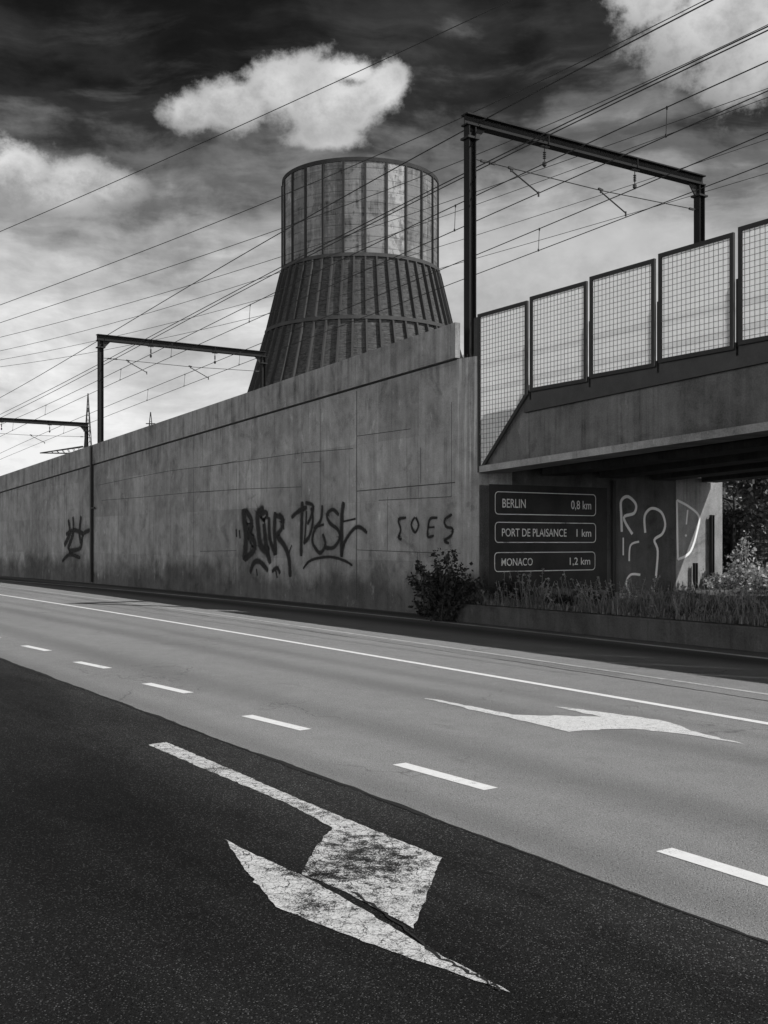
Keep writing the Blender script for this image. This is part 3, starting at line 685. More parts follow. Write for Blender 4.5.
mb.build('far_parapet', M_GIRD, bridge)
far_ab = MB(); 
far_ab.boxab(A0 - 21.6, A0 - 20.0, 14.5, 14.4 + BW, -.02, 3.0)
tag(far_ab.build('bridge_pier', M_ABUT, loc=F(A0 - 20.5, 18)), 'plain concrete support at the far right end of the bridge', 'pier')

# noise barrier
ord_ = ['tapered frosted noise barrier panel with slanted lower edge at the wall corner', 'second frosted noise barrier panel from the wall corner', 'third frosted noise barrier panel from the wall corner, middle of five', 'fourth frosted noise barrier panel, right portal mast rising behind it', 'fifth frosted noise barrier panel, cut off by the right picture edge', 'frosted noise barrier panel beyond the right picture edge']
PB0, PB1 = 14.33, 14.38
for k in range(12):
    s0 = .0 + 1.694 * k + (.01 if k else 0); s1 = 1.62 + 1.69 * k
    bt, tp = (4.635 + .054 * (k - 1), 6.465 + .055 * k)
    if k == 0: outline = [(0.02, 3.12), (.10, 3.12), (1.62, 4.58), (1.62, tp), (0.02, tp)]
    else: outline = [(s0, bt), (s1, bt), (s1, tp), (s0, tp)]
    t = thing('noise_barrier_panel', ord_[min(k, 5)], 'noise barrier', F(A0 - (s0 + s1) / 2, 14.27, outline[0][1]), 'noise barrier panels along the bridge')
    P3 = lambda s, h, b: F(A0 - s, b, h)
    mb = MB(); n = len(outline)
    mb.face([P3(s, h, PB0 + .03) for s, h in outline], [(s, h) for s, h in outline]); mb.build('translucent_sheet', M_PANEL, t)
    fw = .07; mb = MB()
    cx_ = sum(s for s, h in outline) / n; cy_ = sum(h for s, h in outline) / n
    # inner outline by offsetting each edge
    inner = []
    for i in range(n):
        p0, p1, p2 = Vector(outline[i - 1]), Vector(outline[i]), Vector(outline[(i + 1) % n])
        d0, d1 = (p1 - p0).normalized(), (p2 - p1).normalized()
        n0, n1 = Vector((-d0.y, d0.x)), Vector((-d1.y, d1.x)); bis = (n0 + n1)
        inner.append(p1 + bis * (fw / (1 + n0.dot(n1))))
    for i in range(n):
        j = (i + 1) % n; o0, o1, i0, i1 = outline[i], outline[j], inner[i], inner[j]
        mb.box8([P3(*o0, PB0), P3(*o1, PB0), P3(*o1, PB1), P3(*o0, PB1), P3(i0[0], i0[1], PB0), P3(i1[0], i1[1], PB0), P3(i1[0], i1[1], PB1), P3(i0[0], i0[1], PB1)])
    mb.build('frame', M_FRAME, t)
    # welded wire grid in front of the sheet
    mb = MB(); r = .0031; cell = .0975
    def span(axis, c):
        hits = []
        for i in range(n):
            p, q = inner[i], inner[(i + 1) % n]
            if (p[axis] - c) * (q[axis] - c) < 0: tt = (c - p[axis]) / (q[axis] - p[axis]); hits.append(p[1 - axis] + tt * (q[1 - axis] - p[1 - axis]))
        return sorted(hits)
    c = s0 + fw + cell * .55
    while c < s1 - fw:
        hh = span(0, c)
        if len(hh) >= 2: mb.bar(P3(c, hh[0], PB0 + .012), P3(c, hh[-1], PB0 + .012), r * 2, r * 2)
        c += cell
    c = min(h for s, h in outline) + fw + .05
    while c < tp - fw:
        hh = span(1, c)
        if len(hh) >= 2: mb.bar(P3(hh[0], c, PB0 + .004), P3(hh[-1], c, PB0 + .004), r * 2, r * 2)
        c += cell
    mb.build('wire_grid', M_GRID, t)
    mb = MB(); mb.bar(P3(s1 + .035, bt - .1, PB1 + .05), P3(s1 + .035, tp - .75, PB1 + .05), .05, .08, F(0, 1)); mb.build('support_post', M_STEEL, t)
mb = MB(); mb.boxab(A0 + .03, A0 + .22, 14.42, 14.50, 5.6, 6.44)
tag(mb.build('barrier_end_plate', M_KERB, loc=F(A0 + .1, 14.46, 5.6)), 'narrow grey end plate beside the portal mast on the wall corner', 'plate')

# ------------------------------------------------------------------ catenary portals
def lat(v, n): return v * n
PORT_LABEL = ['tall steel catenary portal standing on the wall corner above the bridge', 'middle steel catenary portal left of the cooling tower', 'far steel catenary portal cut off by the left picture edge']
def portal(a, top, baseh, label, flip):
    b0, b1 = 14.95, 22.43
    t = thing('catenary_portal', label, 'catenary portal', F(a, b0, baseh), 'catenary portals over the railway')
    H = top - .26
    for b in (b0, b1):
        mb = MB(); mb.ibeam(F(a, b, baseh), F(a, b, H + .0), .20, .20, .022, .018, F(0, 1)); mast = mb.build('mast', M_STEEL2, t)
        mb = MB(); mb.boxab(a - .15, a + .15, b - .16, b + .16, H - .30, H - .255); mb.build('clamp_band', M_STEEL, mast)
        mb = MB(); mb.boxab(a - .2, a + .2, b - .2, b + .2, baseh - .0, baseh + .04); mb.build('base_plate', M_STEEL, mast)
        s = 1 if b == b0 else -1
        for aa in (a,):
            mb = MB(); mb.box8([F(aa - .05, b + s * .13, H - .28), F(aa + .05, b + s * .13, H - .28), F(aa + .012, b + s * .16, H - .28), F(aa - .012, b + s * .16, H - .28), F(aa - .012, b + s * .13, H - .003), F(aa + .012, b + s * .13, H - .003), F(aa + .012, b + s * .42, H - .003), F(aa - .012, b + s * .42, H - .003)])
        mb.build('knee_bracket', M_STEEL, t)
    mb = MB(); mb.ibeam(F(a, b0 - .16, top - .13), F(a, b1 + .12, top - .13), .26, .24, .03, .025); beam = mb.build('cross_beam', M_STEEL2, t)
    for q in (2.2, 5.1):
        mb = MB(); mb.bar(F(a - .125, b0 + q, top - .25), F(a - .125, b0 + q, top - .02), .03, .02)
        mb.build('stiffener', M_STEEL2, beam)
    sw = top - .96
    mb = MB(); mb.tube([F(a, b0 + .14, sw), F(a, b0 + 4, sw - .03), F(a, b1 - .1, sw + .06)], .012, 5); mb.build('span_wire', M_WIRE, t)
    for q, hh in ((.3, sw), (.55, sw), (7.1, sw + .05)):
        mb = MB(); mb.bar(F(a, b0 + q, hh), F(a, b0 + q + .16, hh), .05, .05); mb.build('strain_insulator', M_CERAM, t)
    for q0, q1, dq in ((1.18, 2.0, 0), (3.98, 4.82, .0)):
        mb = MB(); mb.tube([F(a, b0 + q0, sw - .06), F(a, b0 + q1, sw - .44)], .017, 6)
        mb.bar(F(a, b0 + q0 - .08, sw + .0), F(a, b0 + q0 + .06, sw - .02), .05, .05); mb.bar(F(a, b0 + q0, sw), F(a, b0 + q0, sw - .09), .035, .035)
        mb.bar(F(a, b0 + q1, sw - .40), F(a, b0 + q1, sw - .52), .03, .03); mb.build('steady_arm', M_WIRE, t)
    for q in (2.18, 5.13):
        mb = MB(); z0 = top - .26
        mb.bar(F(a, b0 + q - .12, z0 - .02), F(a, b0 + q + .12, z0 - .02), .1, .036)
        mb.tube([F(a, b0 + q, z0), F(a, b0 + q, z0 - .5)], .012, 5)
        prof = []
        for i in range(4):
            y = -.14 - i * .045; prof += [(.018, y), (.045, y - .012), (.018, y - .035)]
        mb.lathe(F(a, b0 + q, z0), prof, 8); mb.lathe(F(a, b0 + q, z0), [(.015, -.36), (.05, -.39), (.05, -.46), (.015, -.5)], 8)
        mb.build('hanging_insulator', M_CERAM, t)
    return t
for i in range(3):
    a = 19.5 + 25.05 * i; portal(a, 11.16 - .93 * i, PT(19) - .01 if i == 0 else RT(a) - .31, PORT_LABEL[i], False)

# ------------------------------------------------------------------ overhead wires
def wire_points(pxs, plane):
    out = []
    for px, py in pxs:
        d = ray(px, py)
        if plane[0] == 'b': t = plane[1] / (CT * d.x + ST)
        else:            # vertical plane through (0, D) with the given heading
            _, D, ang_ = plane; dx, dy = -math.sin(ang_), math.cos(ang_)
            t = (D * dx) / (dx - d.x * dy) if False else (D * dx) / (dx * 1.0 - dy * d.x)
        out.append(d * t + Vector((0, 0, HC)))
    # straighten: least squares parabola in height along the plan line
    p0, p1 = out[0], out[-1]; dirv = Vector((p1.x - p0.x, p1.y - p0.y, 0)); L = dirv.length; dirv /= L
    ss = [(Vector((p.x, p.y, 0)) - Vector((p0.x, p0.y, 0))).dot(dirv) / L for p in out]
    import numpy as np
    deg = 2 if len(out) < 6 else 3
    c = np.polyfit(ss, [p.z for p in out], deg)
    f = lambda s: float(np.polyval(c, s))
    def g(s):
        if s < 0: return f(0) + (f(.02) - f(0)) / .02 * s
        if s > 1: return f(1) + (f(1) - f(.98)) / .02 * (s - 1)
        return f(s)
    at = lambda s: Vector((p0.x, p0.y, 0)) + dirv * (L * s) + Vector((0, 0, g(s)))
    return at, L
def wire(pxs, plane, r, label, name='overhead_wire', cat='wire', group=None, ext=(.35, .25)):
    at, L = wire_points(pxs, plane); n = 40
    pts = [at(-ext[0] + (1 + ext[0] + ext[1]) * i / n) for i in range(n + 1)]
    mb = MB(); mb.tube(pts, r, 5)
    o = mb.build(name, M_WIRE, loc=pts[0]); tag(o, label, cat, group); return o, at
TB1, TB2, FAR = ('b', 17.05), ('b', 20.05), ('v', 42.0, R(56))
NEAR = ('b', 15.2)
GW = 'overhead wires crossing the sky'
wire([(0, 231), (77, 200), (215, 135), (400, 54), (510, 0)], FAR, .017, 'lone highest wire crossing the dark upper left sky above the white cloud', group=GW)
wire([(0, 305), (150, 248.5), (272, 200), (412, 140), (477, 110), (620, 44), (704, 0)], FAR, .016, 'wire touching the top left corner of the tall portal and crossing the upper right cloud', group=GW)
wire([(0, 322.7), (150, 274), (282, 227.5), (463, 159.5), (600, 104), (768, 24)], FAR, .014, 'upper of the thin wires passing across the upper tower panels', group=GW)
wire([(0, 337.3), (150, 297), (283, 256), (463, 197), (600, 147.7), (768, 88.6)], FAR, .012, 'thin wire passing in front of the tower above the middle ring', group=GW)
wire([(0, 350.8), (130, 318.8), (282, 271), (477, 204.6), (600, 160), (768, 97)], FAR, .011, 'thin wire meeting the tower edge at its middle ring', group=GW)
wire([(0, 359.8), (84, 343.6), (130, 333.3), (274, 294.8), (438, 247), (477, 235.6), (599, 196), (674, 170.6), (768, 139)], FAR, .010, 'faint thin wire crossing the upper part of the tapered tower skirt', group=GW)
wire([(0, 367), (94, 351.8), (163, 337.5), (263, 316.7), (477, 256.7), (612, 220), (768, 173)], FAR, .010, 'lowest faint wire crossing the tapered tower skirt', group=GW)
wire([(0, 398), (94, 340.6), (150, 311), (282, 237.5), (440, 140), (486, 113), (600, 57), (723.6, 0)], NEAR, .014, 'steep feeder wire fixed to the top of the nearer portal masts', group=GW)
wire([(31, 400), (94, 363.7), (151, 337), (282, 273), (463, 169.5), (521, 140), (600, 106), (768, 32)], NEAR, .013, 'upper wire of the close steep pair passing the portal masts', group=GW)
wire([(20, 409), (94, 367), (151, 340.5), (282, 277), (463, 172.5), (525, 141), (600, 109), (768, 37)], ('b', 15.4), .013, 'lower wire of the close steep pair passing the portal masts', group=GW)
def track(Mp, Kp, plane, which, droppers):
    _, am = wire(Mp, plane, .013, 'carrying wire hung from the portal insulators over the %s track' % which, 'catenary_wire', group='catenary and contact wires')
    o, ak = wire(Kp, plane, .012, 'contact wire held by the steady arms over the %s track' % which, 'contact_wire', group='catenary and contact wires')
    import numpy as np
    def solve(at, px):
        lo, hi = -.3, 1.2
        for _ in range(40):
            md = (lo + hi) / 2; p = at(md)
            if px_of(p) < px if px_of(at(1)) > px_of(at(0)) else px_of(p) > px: lo = md
            else: hi = md
        return at(lo)
    for px in droppers:
        p, q = solve(am, px), solve(ak, px - 1)
        mb = MB(); mb.tube([p, q], .008, 4); mb.bar(p + Vector((0, 0, .02)), p - Vector((0, 0, .05)), .03, .03); mb.bar(q + Vector((0, 0, .05)), q - Vector((0, 0, .02)), .03, .03)
        mb.build('dropper', M_WIRE, o)
track([(0, 424.4), (46, 406.5), (94.7, 381.6), (144.8, 355.5), (180, 338.5), (276, 295.8), (475.6, 196), (543, 162), (600, 136.8), (768, 63)],
      [(0, 436.6), (46, 414.4), (93, 393), (141.5, 369), (248.7, 323), (271.7, 312.5), (430, 241), (477, 220.7), (537, 193), (624, 155.8), (665.6, 136.8), (768, 90.8)], TB1, 'nearer', [13.6, 46, 121, 172, 250.2, 455.5, 667])
track([(0, 453.8), (33, 437), (64.5, 424.4), (130, 399), (184, 374), (209, 362.5), (263, 342.7), (438, 273), (477, 256.4), (539, 229.8), (602, 198.6), (635, 186), (674, 170.6), (768, 136.7)],
      [(0, 459.5), (31.5, 446.6), (63, 433), (151, 400), (211, 375), (257, 358), (443, 287), (477, 274.6), (624, 216.8), (705, 188), (768, 163)], TB2, 'farther', [64.5, 148, 185, 240, 539.4])

# ------------------------------------------------------------------ cooling tower
D = 150.0; ctr = Vector(((360.5 - CX) / FPX * D, D, 0))
def yh(y, r): return (HY - y) * (D - r) / FPX + HC       # height of a front point at radius r
R1, R2 = 10.55, 12.5
HT, H1, H2 = yh(159.0, R1), yh(254.6, 10.55), yh(317.4, R2)
prof = lambda h: R1 if h >= H1 else R1 + (H1 - h) * .222 + (H1 - h) ** 2 * .0026
tower = thing('cooling_tower', 'tall ribbed cooling tower with pale panelled top and dark flared skirt', 'cooling tower', ctr)
def mat_tower(name, base, upper):
    m, nt, g = newmat(name); uv = g.uv(); u, v, _ = g.xyz(uv)
    n = g.noise(g.map(uv, (1, .55, 1)), .35, 7, .68, .4); n2 = g.noise(uv, 1.4, 6, .7); st = g.noise(g.map(uv, (1.3, .05, 1)), .9, 6, .65)
    course = g.m('FRACT', g.m('DIVIDE', v, 2.1 if upper else .85))
    ln = g.m('ADD', g.ss(course, .07, .02), g.ss(course, .93, .98))
    if upper:
        pw = 2 * math.pi * R1 / 24 * K
        pid = g.m('FLOOR', g.m('DIVIDE', g.m('ADD', u, (2 * math.pi - R(4.5)) * R1 * K), pw)); tone = g.white(pid)
        val = g.mix(tone, .40, .95)
        val = g.m('ADD', val, g.m('MULTIPLY', g.m('SUBTRACT', n, .5), 1.5)); val = g.m('ADD', val, g.m('MULTIPLY', g.m('SUBTRACT', st, .5), 1.6))
        sl = g.noise(g.map(uv, (.10, 1.6, 1)), 1.0, 6, .7); val = g.m('ADD', val, g.m('MULTIPLY', g.m('SUBTRACT', sl, .5), 1.3))
        # peeling coating, different in every bay
        pv = g.vec(g.m('ADD', u, g.m('MULTIPLY', pid, 17.3)), v, 0.0)
        peel = g.ss(g.noise(g.map(pv, (.45, .30, 1)), .7, 8, .68, .6), .49, .54)
        val = g.mix(g.m('MULTIPLY', peel, .8), val, g.mix(tone, .20, 1.6))
        rust = g.ss(g.m('ADD', n2, g.m('MULTIPLY', st, .6)), .88, 1.02)
        val = g.m('MULTIPLY', val, g.m('SUBTRACT', 1.0, g.m('MULTIPLY', rust, .55)))
        val = g.m('MULTIPLY', val, g.m('SUBTRACT', 1.0, g.m('MULTIPLY', ln, .28)))
    else:
        vv = g.noise(g.map(uv, (1.2, 4.5, 1)), .9, 6, .75)
        val = g.m('ADD', .8, g.m('MULTIPLY', g.m('SUBTRACT', vv, .5), 3.6))
        val = g.m('ADD', val, g.m('MULTIPLY', g.m('SUBTRACT', n2, .5), .9)); val = g.m('ADD', val, g.m('MULTIPLY', g.m('SUBTRACT', n, .5), .8))
        val = g.m('MULTIPLY', val, g.m('SUBTRACT', 1.0, g.m('MULTIPLY', ln, .3)))
    val = g.m('MULTIPLY', g.m('MAXIMUM', val, .12), base)
    finish(nt, g, val, .85, g.m('SUBTRACT', n2, g.m('MULTIPLY', ln, .6)), .5, .12, spec=.25); return m
M_T1, M_T2 = mat_tower('tower_panel_sheet', .27, True), mat_tower('tower_skirt_cladding', .075, False)
M_RIB = simple('tower_rib_concrete', .035, .85, .4, .6, streak=True); M_RIB2 = simple('tower_rib_pale', .06, .85, .4, .5, streak=True)
M_RIBS = simple('tower_skirt_rib', .05, .85, .5, .6, streak=True)
def revolve(h0, h1, name, mat, nseg=96, nh=1, r_in=None):
    mb = MB()
    for j in range(nh):
        a, b = h0 + (h1 - h0) * j / nh, h0 + (h1 - h0) * (j + 1) / nh
        for k in range(nseg):
            t0, t1 = 2 * math.pi * k / nseg, 2 * math.pi * (k + 1) / nseg
            c = lambda h, t: ctr + Vector((math.sin(t) * prof(h), -math.cos(t) * prof(h), h))
            mb.face([c(a, t0), c(a, t1), c(b, t1), c(b, t0)], [(t0 * R1, a), (t1 * R1, a), (t1 * R1, b), (t0 * R1, b)])
    return mb.build(name, mat, tower, smooth=True)
revolve(H1, HT, 'upper_shell', M_T1, nh=2); revolve(0, H1, 'lower_shell', M_T2, nh=14)
def ring(h, dr, dh, name, mat, inner=.4):
    mb = MB(); n = 96; r = prof(h)
    for k in range(n):
        t0, t1 = 2 * math.pi * k / n, 2 * math.pi * (k + 1) / n
        c = lambda rr, hh, t: ctr + Vector((math.sin(t) * rr, -math.cos(t) * rr, hh))
        q = [(r - inner, h - dh / 2), (r + dr, h - dh / 2), (r + dr, h + dh / 2), (r - inner, h + dh / 2)]
        for i in range(4): mb.face([c(*q[i], t0), c(*q[i], t1), c(*q[(i + 1) % 4], t1), c(*q[(i + 1) % 4], t0)])
    return mb.build(name, mat, tower)
ring(HT, .12, .50, 'rim', M_RIB); ring(H1, .32, .46, 'ring_beam', M_RIB2); ring(H2, .42, .46, 'ring_beam', M_RIB2)
def rib(t, h0, h1, w, d, mat):
    mb = MB(); n = max(1, int((h1 - h0) / 5)); tx = Vector((math.cos(t), math.sin(t), 0)) * (w / 2)
    hs = [h0 + (h1 - h0) * i / n for i in range(n + 1)]
    c = lambda h, rr: ctr + Vector((math.sin(t) * rr, -math.cos(t) * rr, h))
    for a, b in zip(hs, hs[1:]):
        i0, o0, i1, o1 = c(a, prof(a) - .2), c(a, prof(a) + d), c(b, prof(b) - .2), c(b, prof(b) + d)
        mb.box8([i0 - tx, i0 + tx, o0 + tx, o0 - tx, i1 - tx, i1 + tx, o1 + tx, o1 - tx])
    return mb.build('rib', mat, tower)
for k in range(-8, 9): rib(R(15 * k + 4.5), H1 + .3, HT - .3, .26, .22, M_RIB)
for k in range(-15, 16): rib(R(7.5 * k + 4.5), H2 + .3, H1 - .3, .20, .42, M_RIBS)
for k in range(-15, 16): rib(R(7.5 * k + 4.5), 0, H2 - .3, .22, .46, M_RIBS)

# ------------------------------------------------------------------ far lattice masts
def mast(px, pytop, Dm, wb, label, boom=None, name='lattice_pylon', cat='pylon'):
    x = (px - CX) / FPX * Dm; h = (HY - pytop) * Dm / FPX + HC; t = thing(name, label, cat, (x, Dm, 0))
    mb = MB(); n = 14
    cor = lambda f, k: Vector((x + (1, 1, -1, -1)[k] * wb * (1 - f) * .5 , Dm + (1, -1, -1, 1)[k] * wb * (1 - f) * .5, h * f))
    for i in range(n):
        f0, f1 = 1 - (1 - i / n) ** 1.0, 1 - (1 - (i + 1) / n) ** 1.0
        f0, f1 = i / n * .985, (i + 1) / n * .985
        for k in range(4):
            mb.bar(cor(f0, k), cor(f1, k), .16, .16); mb.bar(cor(f0, k), cor(f1, (k + 1) % 4), .08, .08); mb.bar(cor(f1, k), cor(f1, (k + 1) % 4), .08, .08)
    mb.build('tower_frame', M_STEEL, t)
    if boom:
        mb = MB()
        zp = lambda px_, py_: Vector(((px_ - CX) / FPX * Dm, Dm, (HY - py_) * Dm / FPX + HC))
        tip, u1, l1 = zp(boom[0], boom[1]), zp(boom[2], boom[3]), zp(boom[2], boom[3] + 7)
        for dy in (-1.0, 1.0):
            o = Vector((0, dy, 0)); mb.bar(tip, u1 + o, .25, .25); mb.bar(tip, l1 + o, .25, .25)
            for i in range(1, 8):
                f, f2 = i / 8, (i + .5) / 8
                mb.bar(tip.lerp(u1, f) + o * f, tip.lerp(l1, f2) + o * f2, .12, .12); mb.bar(tip.lerp(l1, f2) + o * f2, tip.lerp(u1, f) + o * f, .12, .12)
        mb.build('boom', M_STEEL, t)
    else:
        mb = MB()
        for f, w in ((.80, 5.0), (.90, 3.6)): mb.bar(Vector((x - w / 2, Dm, h * f)), Vector((x + w / 2, Dm, h * f)), .25, .35)
        mb.build('cross_arm', M_STEEL, t)
mast(88, 391, 300, 4.6, 'slim lattice mast with a low side boom behind the far left portal', (40, 453, 84, 446.5), 'lattice_mast', 'lattice mast')
mast(150.6, 410, 420, 9.0, 'small distant lattice pylon peeking over the wall under the middle portal')

# ------------------------------------------------------------------ verge, low wall and plants under the bridge
LB = lambda a: 13.72
low = MB()
low_t = tag(None or thing('low_kerb_wall', 'long low dark concrete kerb wall holding the grassy verge', 'kerb wall', F(10, 13.8)), None)
mb = MB(); prism_along(mb, [-30, -10, 0, 6, 10, 14, 18, 19.0], lambda a: LB(a), lambda a: LB(a) + .2, lambda a: -.02, lambda a: .335)
mb.build('kerb_body', M_KERB, low_t)
mb = MB(); prism_along(mb, [-30, -10, 0, 6, 10, 14, 18, 19.02], lambda a: LB(a) - .02, lambda a: LB(a) + .22, lambda a: .336, lambda a: .372)
mb.build('kerb_cap', M_KERB, low_t)
mb = MB(); n = 26
def vh(a, b): return .33 + .10 * math.sin(a * 1.7 + b) * .5 + max(0, min(1, (b - 14.2) / 1.5)) * .12
sa = [-30, -20, -10] + [x * .8 for x in range(-6, 23)] + [A0 - .002]
sb = [13.90, 14.1, 14.4, 14.9, 15.6, 16.5, 18, 20, 22, 24, 28, 34, 45, 60]
for p, q in zip(sa, sa[1:]):
    for c, d in zip(sb, sb[1:]):
        mb.face([F(p, c, vh(p, c)), F(p, d, vh(p, d)), F(q, d, vh(q, d)), F(q, c, vh(q, c))][::-1])
tag(mb.build('verge', M_SOIL), 'raised soil verge under and behind the bridge', 'verge', kind='structure')

def leafquad(mb, p, size, rnd, droop=0.0, idx=None):
    d = Vector((rnd.gauss(0, 1), rnd.gauss(0, 1), rnd.gauss(0, .8) - droop)).normalized()
    n_ = Vector((rnd.gauss(0, 1), rnd.gauss(0, 1), rnd.gauss(0, 1) + .6)).normalized()
    x = d * size; y = d.cross(n_).normalized() * size * rnd.uniform(.28, .45)
    k = idx if idx is not None else rnd.randint(0, 400)
    mb.face([p, p + x * .45 + y, p + x, p + x * .5 - y], [(k + .5, 0), (k + .5, .5), (k + .5, 1), (k + .5, .5)])
def bush(name, label, cat, base, stems, spread, height, leaves, size, mat, seed, group=None, lean=(0, 0)):
    rnd = random.Random(seed); t = thing(name, label, cat, base, group); base = Vector(base)
    mw = MB(); ml = MB(); ml.rawuv = True
    for s in range(stems):
        an = rnd.uniform(0, 6.283); rr = spread * math.sqrt(rnd.random()); hgt = height * rnd.uniform(.30, 1.0) * (1 - .45 * rr / spread)
        p0 = base + Vector((rnd.uniform(-.1, .1), rnd.uniform(-.1, .1), -.03)) * 1.0
        p3 = base + Vector((math.cos(an) * rr + lean[0] * hgt, math.sin(an) * rr + lean[1] * hgt, hgt))
        p1 = p0.lerp(p3, .35) + Vector((0, 0, hgt * .18)); p2 = p0.lerp(p3, .7) + Vector((rnd.uniform(-.05, .05), rnd.uniform(-.05, .05), hgt * .12))
        path = [Vector(q) for q in smooth_path([tuple(p0), tuple(p1), tuple(p2), tuple(p3)], 3)]
        mw.tube(path, [.014 * (1 - .75 * i / len(path)) for i in range(len(path))], 4)
        for i in range(leaves):
            f = .06 + .94 * rnd.random() ** .9; k = f * (len(path) - 1); q = path[int(k)].lerp(path[min(int(k) + 1, len(path) - 1)], k % 1)
            q = q + Vector((rnd.gauss(0, 1), rnd.gauss(0, 1), rnd.gauss(0, .8))) * (.055 * height * (1.25 - f * .8))
            leafquad(ml, q, size * rnd.uniform(.5, 1.2), rnd, .3)
    mw.build('stem', M_BARK, t); ml.build('foliage', mat, t); return t
pS = on_ground(446, 622)
bush('shrub', 'dark leafy shrub growing at the wall corner beside the road', 'shrub', (pS.x, pS.y + .25, 0), 44, .78, 1.80, 95, .09, M_LEAF, 11)
pS2 = on_ground(428, 617)
bush('shrub', 'small low sprig left of the dark corner shrub', 'shrub', (pS2.x, pS2.y + .1, 0), 10, .28, .55, 50, .07, M_LEAF, 12)
# plants along the verge
def AB(px, py, h=.42): p = on_ground(px, py, h); return p
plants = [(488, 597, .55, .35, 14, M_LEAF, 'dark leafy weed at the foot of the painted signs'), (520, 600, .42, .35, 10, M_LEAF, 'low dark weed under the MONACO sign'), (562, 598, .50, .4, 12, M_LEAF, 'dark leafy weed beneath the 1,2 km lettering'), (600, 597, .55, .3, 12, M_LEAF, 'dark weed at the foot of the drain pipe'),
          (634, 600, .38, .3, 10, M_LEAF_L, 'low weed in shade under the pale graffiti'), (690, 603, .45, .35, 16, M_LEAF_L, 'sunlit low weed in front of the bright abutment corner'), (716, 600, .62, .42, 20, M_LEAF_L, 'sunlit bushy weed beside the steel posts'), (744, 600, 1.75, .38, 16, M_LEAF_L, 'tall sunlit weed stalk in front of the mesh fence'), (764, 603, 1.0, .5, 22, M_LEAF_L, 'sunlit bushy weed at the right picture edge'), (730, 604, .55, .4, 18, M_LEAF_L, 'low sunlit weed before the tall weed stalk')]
for i, (px, py, hgt, spr, st, mt, lb) in enumerate(plants):
    dd = ray(px, py)

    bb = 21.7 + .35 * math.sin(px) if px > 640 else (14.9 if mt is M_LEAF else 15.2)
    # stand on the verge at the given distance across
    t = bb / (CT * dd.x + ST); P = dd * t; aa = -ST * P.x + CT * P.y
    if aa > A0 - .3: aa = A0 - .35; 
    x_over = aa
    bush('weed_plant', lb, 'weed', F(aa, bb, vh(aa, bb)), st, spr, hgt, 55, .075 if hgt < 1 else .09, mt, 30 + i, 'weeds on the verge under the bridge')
# grass
rnd = random.Random(5); mb = MB(); mb.rawuv = True
for i in range(15000):
    a = A0 - .15 - rnd.random() ** 1.2 * 14; b = 13.93 + abs(rnd.gauss(0, .75)) if i % 3 else 13.93 + rnd.random() * 7
    if math.sin(a * 2.1 + b * .7) + rnd.gauss(0, .7) < -.5: continue
    p = F(a, b, vh(a, b) - .01); L = rnd.uniform(.05, .2) * (1.0 + max(0, math.sin(a * 1.3 + 2) + math.sin(a * 3.1 + b)) * .6); an = rnd.uniform(0, 6.28); ln_ = Vector((math.cos(an), math.sin(an), 0)) * L * rnd.uniform(.2, .8)
    w = Vector((math.sin(an), -math.cos(an), 0)) * .009
    k = rnd.randint(0, 400)
    m1 = p + ln_ * .4 + Vector((0, 0, L * .7)); m2 = p + ln_ + Vector((0, 0, L * rnd.uniform(.75, 1)))
    mb.face([p - w, p + w, m1 + w * .7, m1 - w * .7], [(k + .5, 0)] * 4); mb.face([m1 - w * .7, m1 + w * .7, m2], [(k + .5, 0)] * 3)
for i in range(260):
    a = A0 - .3 - rnd.random() * 10; b = 13.97 + rnd.random() * 1.6; p = F(a, b, vh(a, b)); L = rnd.uniform(.25, .62)
    q = p + Vector((rnd.gauss(0, .12) * L * 2, rnd.gauss(0, .12) * L * 2, L)); w = Vector((.005, 0, 0)); k = rnd.randint(0, 400)
    mb.face([p - w, p + w, q + w, q - w], [(k + .5, 0)] * 4)
    for j in range(7):
        leafquad(mb, p.lerp(q, .6 + .4 * rnd.random()), rnd.uniform(.03, .07), rnd, 0, k)
tag(mb.build('grass', M_GRASS), 'dry uneven grass on the verge under the bridge', 'grass', kind='stuff')

# steel posts at the bright end of the abutment
for (px, y0, y1, e, lb) in ((712.0, 515, 580, .10, 'tall steel post against the sunlit abutment end'), (695.3, 563, 592, .12, 'short steel post before the sunlit abutment end')):
    b, hT = on_a(px, y0, A0 - e); mb = MB()
    mb.ibeam(F(A0 - e, b, vh(A0, b) - .05), F(A0 - e, b, hT), .10, .08, .014, .014, F(0, 1))
    mb.boxab(A0 - e - .06, A0 - e + .06, b - .07, b + .07, vh(A0, b) - .05, vh(A0, b) + .03)
    tag(mb.build('steel_post', M_STEEL, loc=F(A0 - e, b, vh(A0, b))), lb, 'post', 'steel posts beside the abutment')

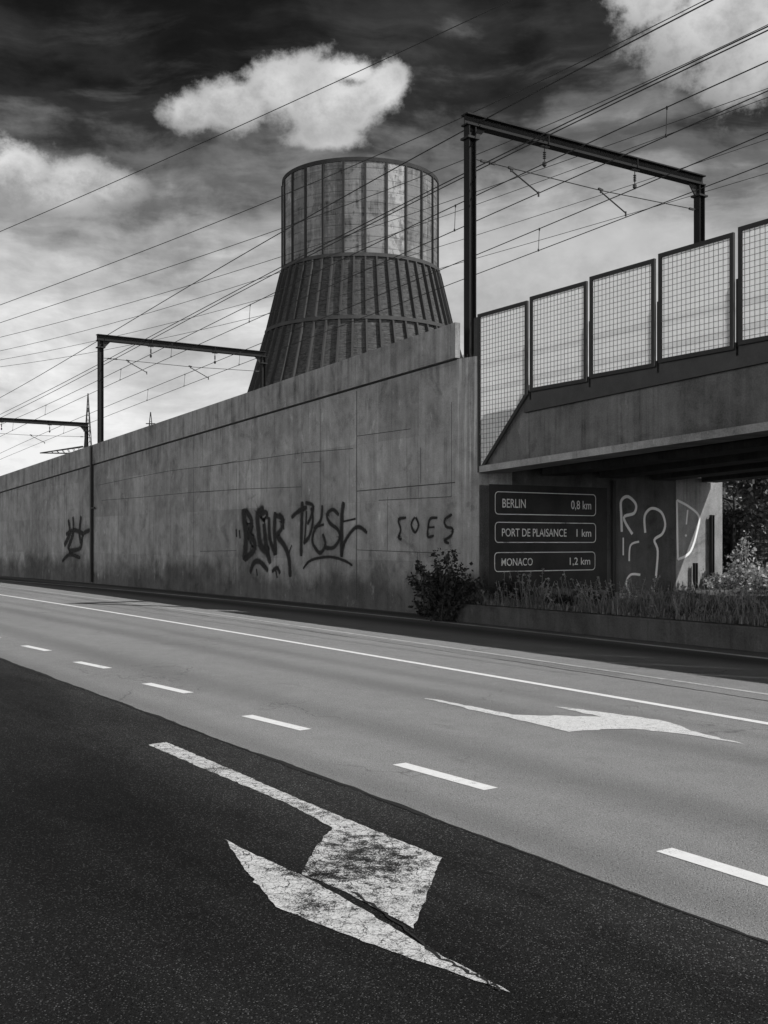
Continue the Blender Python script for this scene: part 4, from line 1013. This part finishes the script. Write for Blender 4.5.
# mesh fence behind
FB = 25.5
fence = thing('mesh_fence', 'dark wire mesh fence behind the sunlit weeds', 'fence', F(10, FB, .4))
mb = MB()
fa0, fa1, fh = -4.0, 21.0, 2.05
a = fa0
while a < fa1: mb.bar(F(a, FB, .45), F(a, FB, fh), .012, .012); a += .11
h = .5
while h <= fh: mb.bar(F(fa0, FB, h), F(fa1, FB, h), .012, .012); h += .22
mb.build('wire_mesh', M_STEEL, fence)
a = fa0
while a <= fa1 + .01:
    mb = MB(); mb.bar(F(a, FB + .06, .3), F(a, FB + .06, fh + .1), .09, .09); mb.build('fence_post', M_STEEL, fence); a += 2.5

def tree(base, height, crown_r, label, seed, leaves=9000, size=.20, mat=M_TREE):
    rnd = random.Random(seed); t = thing('broadleaf_tree', label, 'tree', base, 'trees behind the mesh fence'); base = Vector(base)
    mw = MB(); ml = MB(); ml.rawuv = True
    top = base + Vector((rnd.uniform(-.3, .3), rnd.uniform(-.3, .3), height * .8))
    tr = [base + Vector((0, 0, -.1)), base.lerp(top, .35) + Vector((.1, .05, 0)), base.lerp(top, .7), top]
    mw.tube(tr, [.16, .12, .08, .03], 8)
    clumps = []
    for i in range(34):
        f = rnd.uniform(.12, 1.0); o = base.lerp(top, f); an = rnd.uniform(0, 6.283); rr = crown_r * rnd.uniform(.35, 1.0) * (1 - .45 * abs(f - .45))
        e_ = o + Vector((math.cos(an) * rr, math.sin(an) * rr, rnd.uniform(-.1, .5) * rr))
        mw.tube([o, o.lerp(e_, .5) + Vector((0, 0, .1 * rr)), e_], [.05, .03, .012], 5); clumps.append((e_, rnd.uniform(.3, .6) * crown_r * .7))
    for i in range(leaves):
        c, r = clumps[rnd.randrange(len(clumps))]; v = Vector((rnd.gauss(0, 1), rnd.gauss(0, 1), rnd.gauss(0, .8))); v = v.normalized() * r * rnd.random() ** .45
        leafquad(ml, c + v, size * rnd.uniform(.6, 1.25), rnd, .2)
    mw.build('trunk', M_BARK, t); ml.build('crown', mat, t)
for i, (px, b, hgt, cr, lb) in enumerate([(738, 29, 3.6, 1.9, 'leafy tree seen under the bridge right of the bright abutment edge'), (792, 28, 4.2, 2.2, 'leafy tree at the right picture edge under the bridge'), (700, 33, 5.0, 2.4, 'tree hidden mostly behind the abutment end'), (765, 36, 6.0, 2.8, 'taller dark tree behind the two trees under the bridge')]):
    dd = ray(px, 542); t_ = b / (CT * dd.x + ST); P = dd * t_
    tree((P.x, P.y, .3), hgt, cr, lb, 60 + i, 9000, .17)
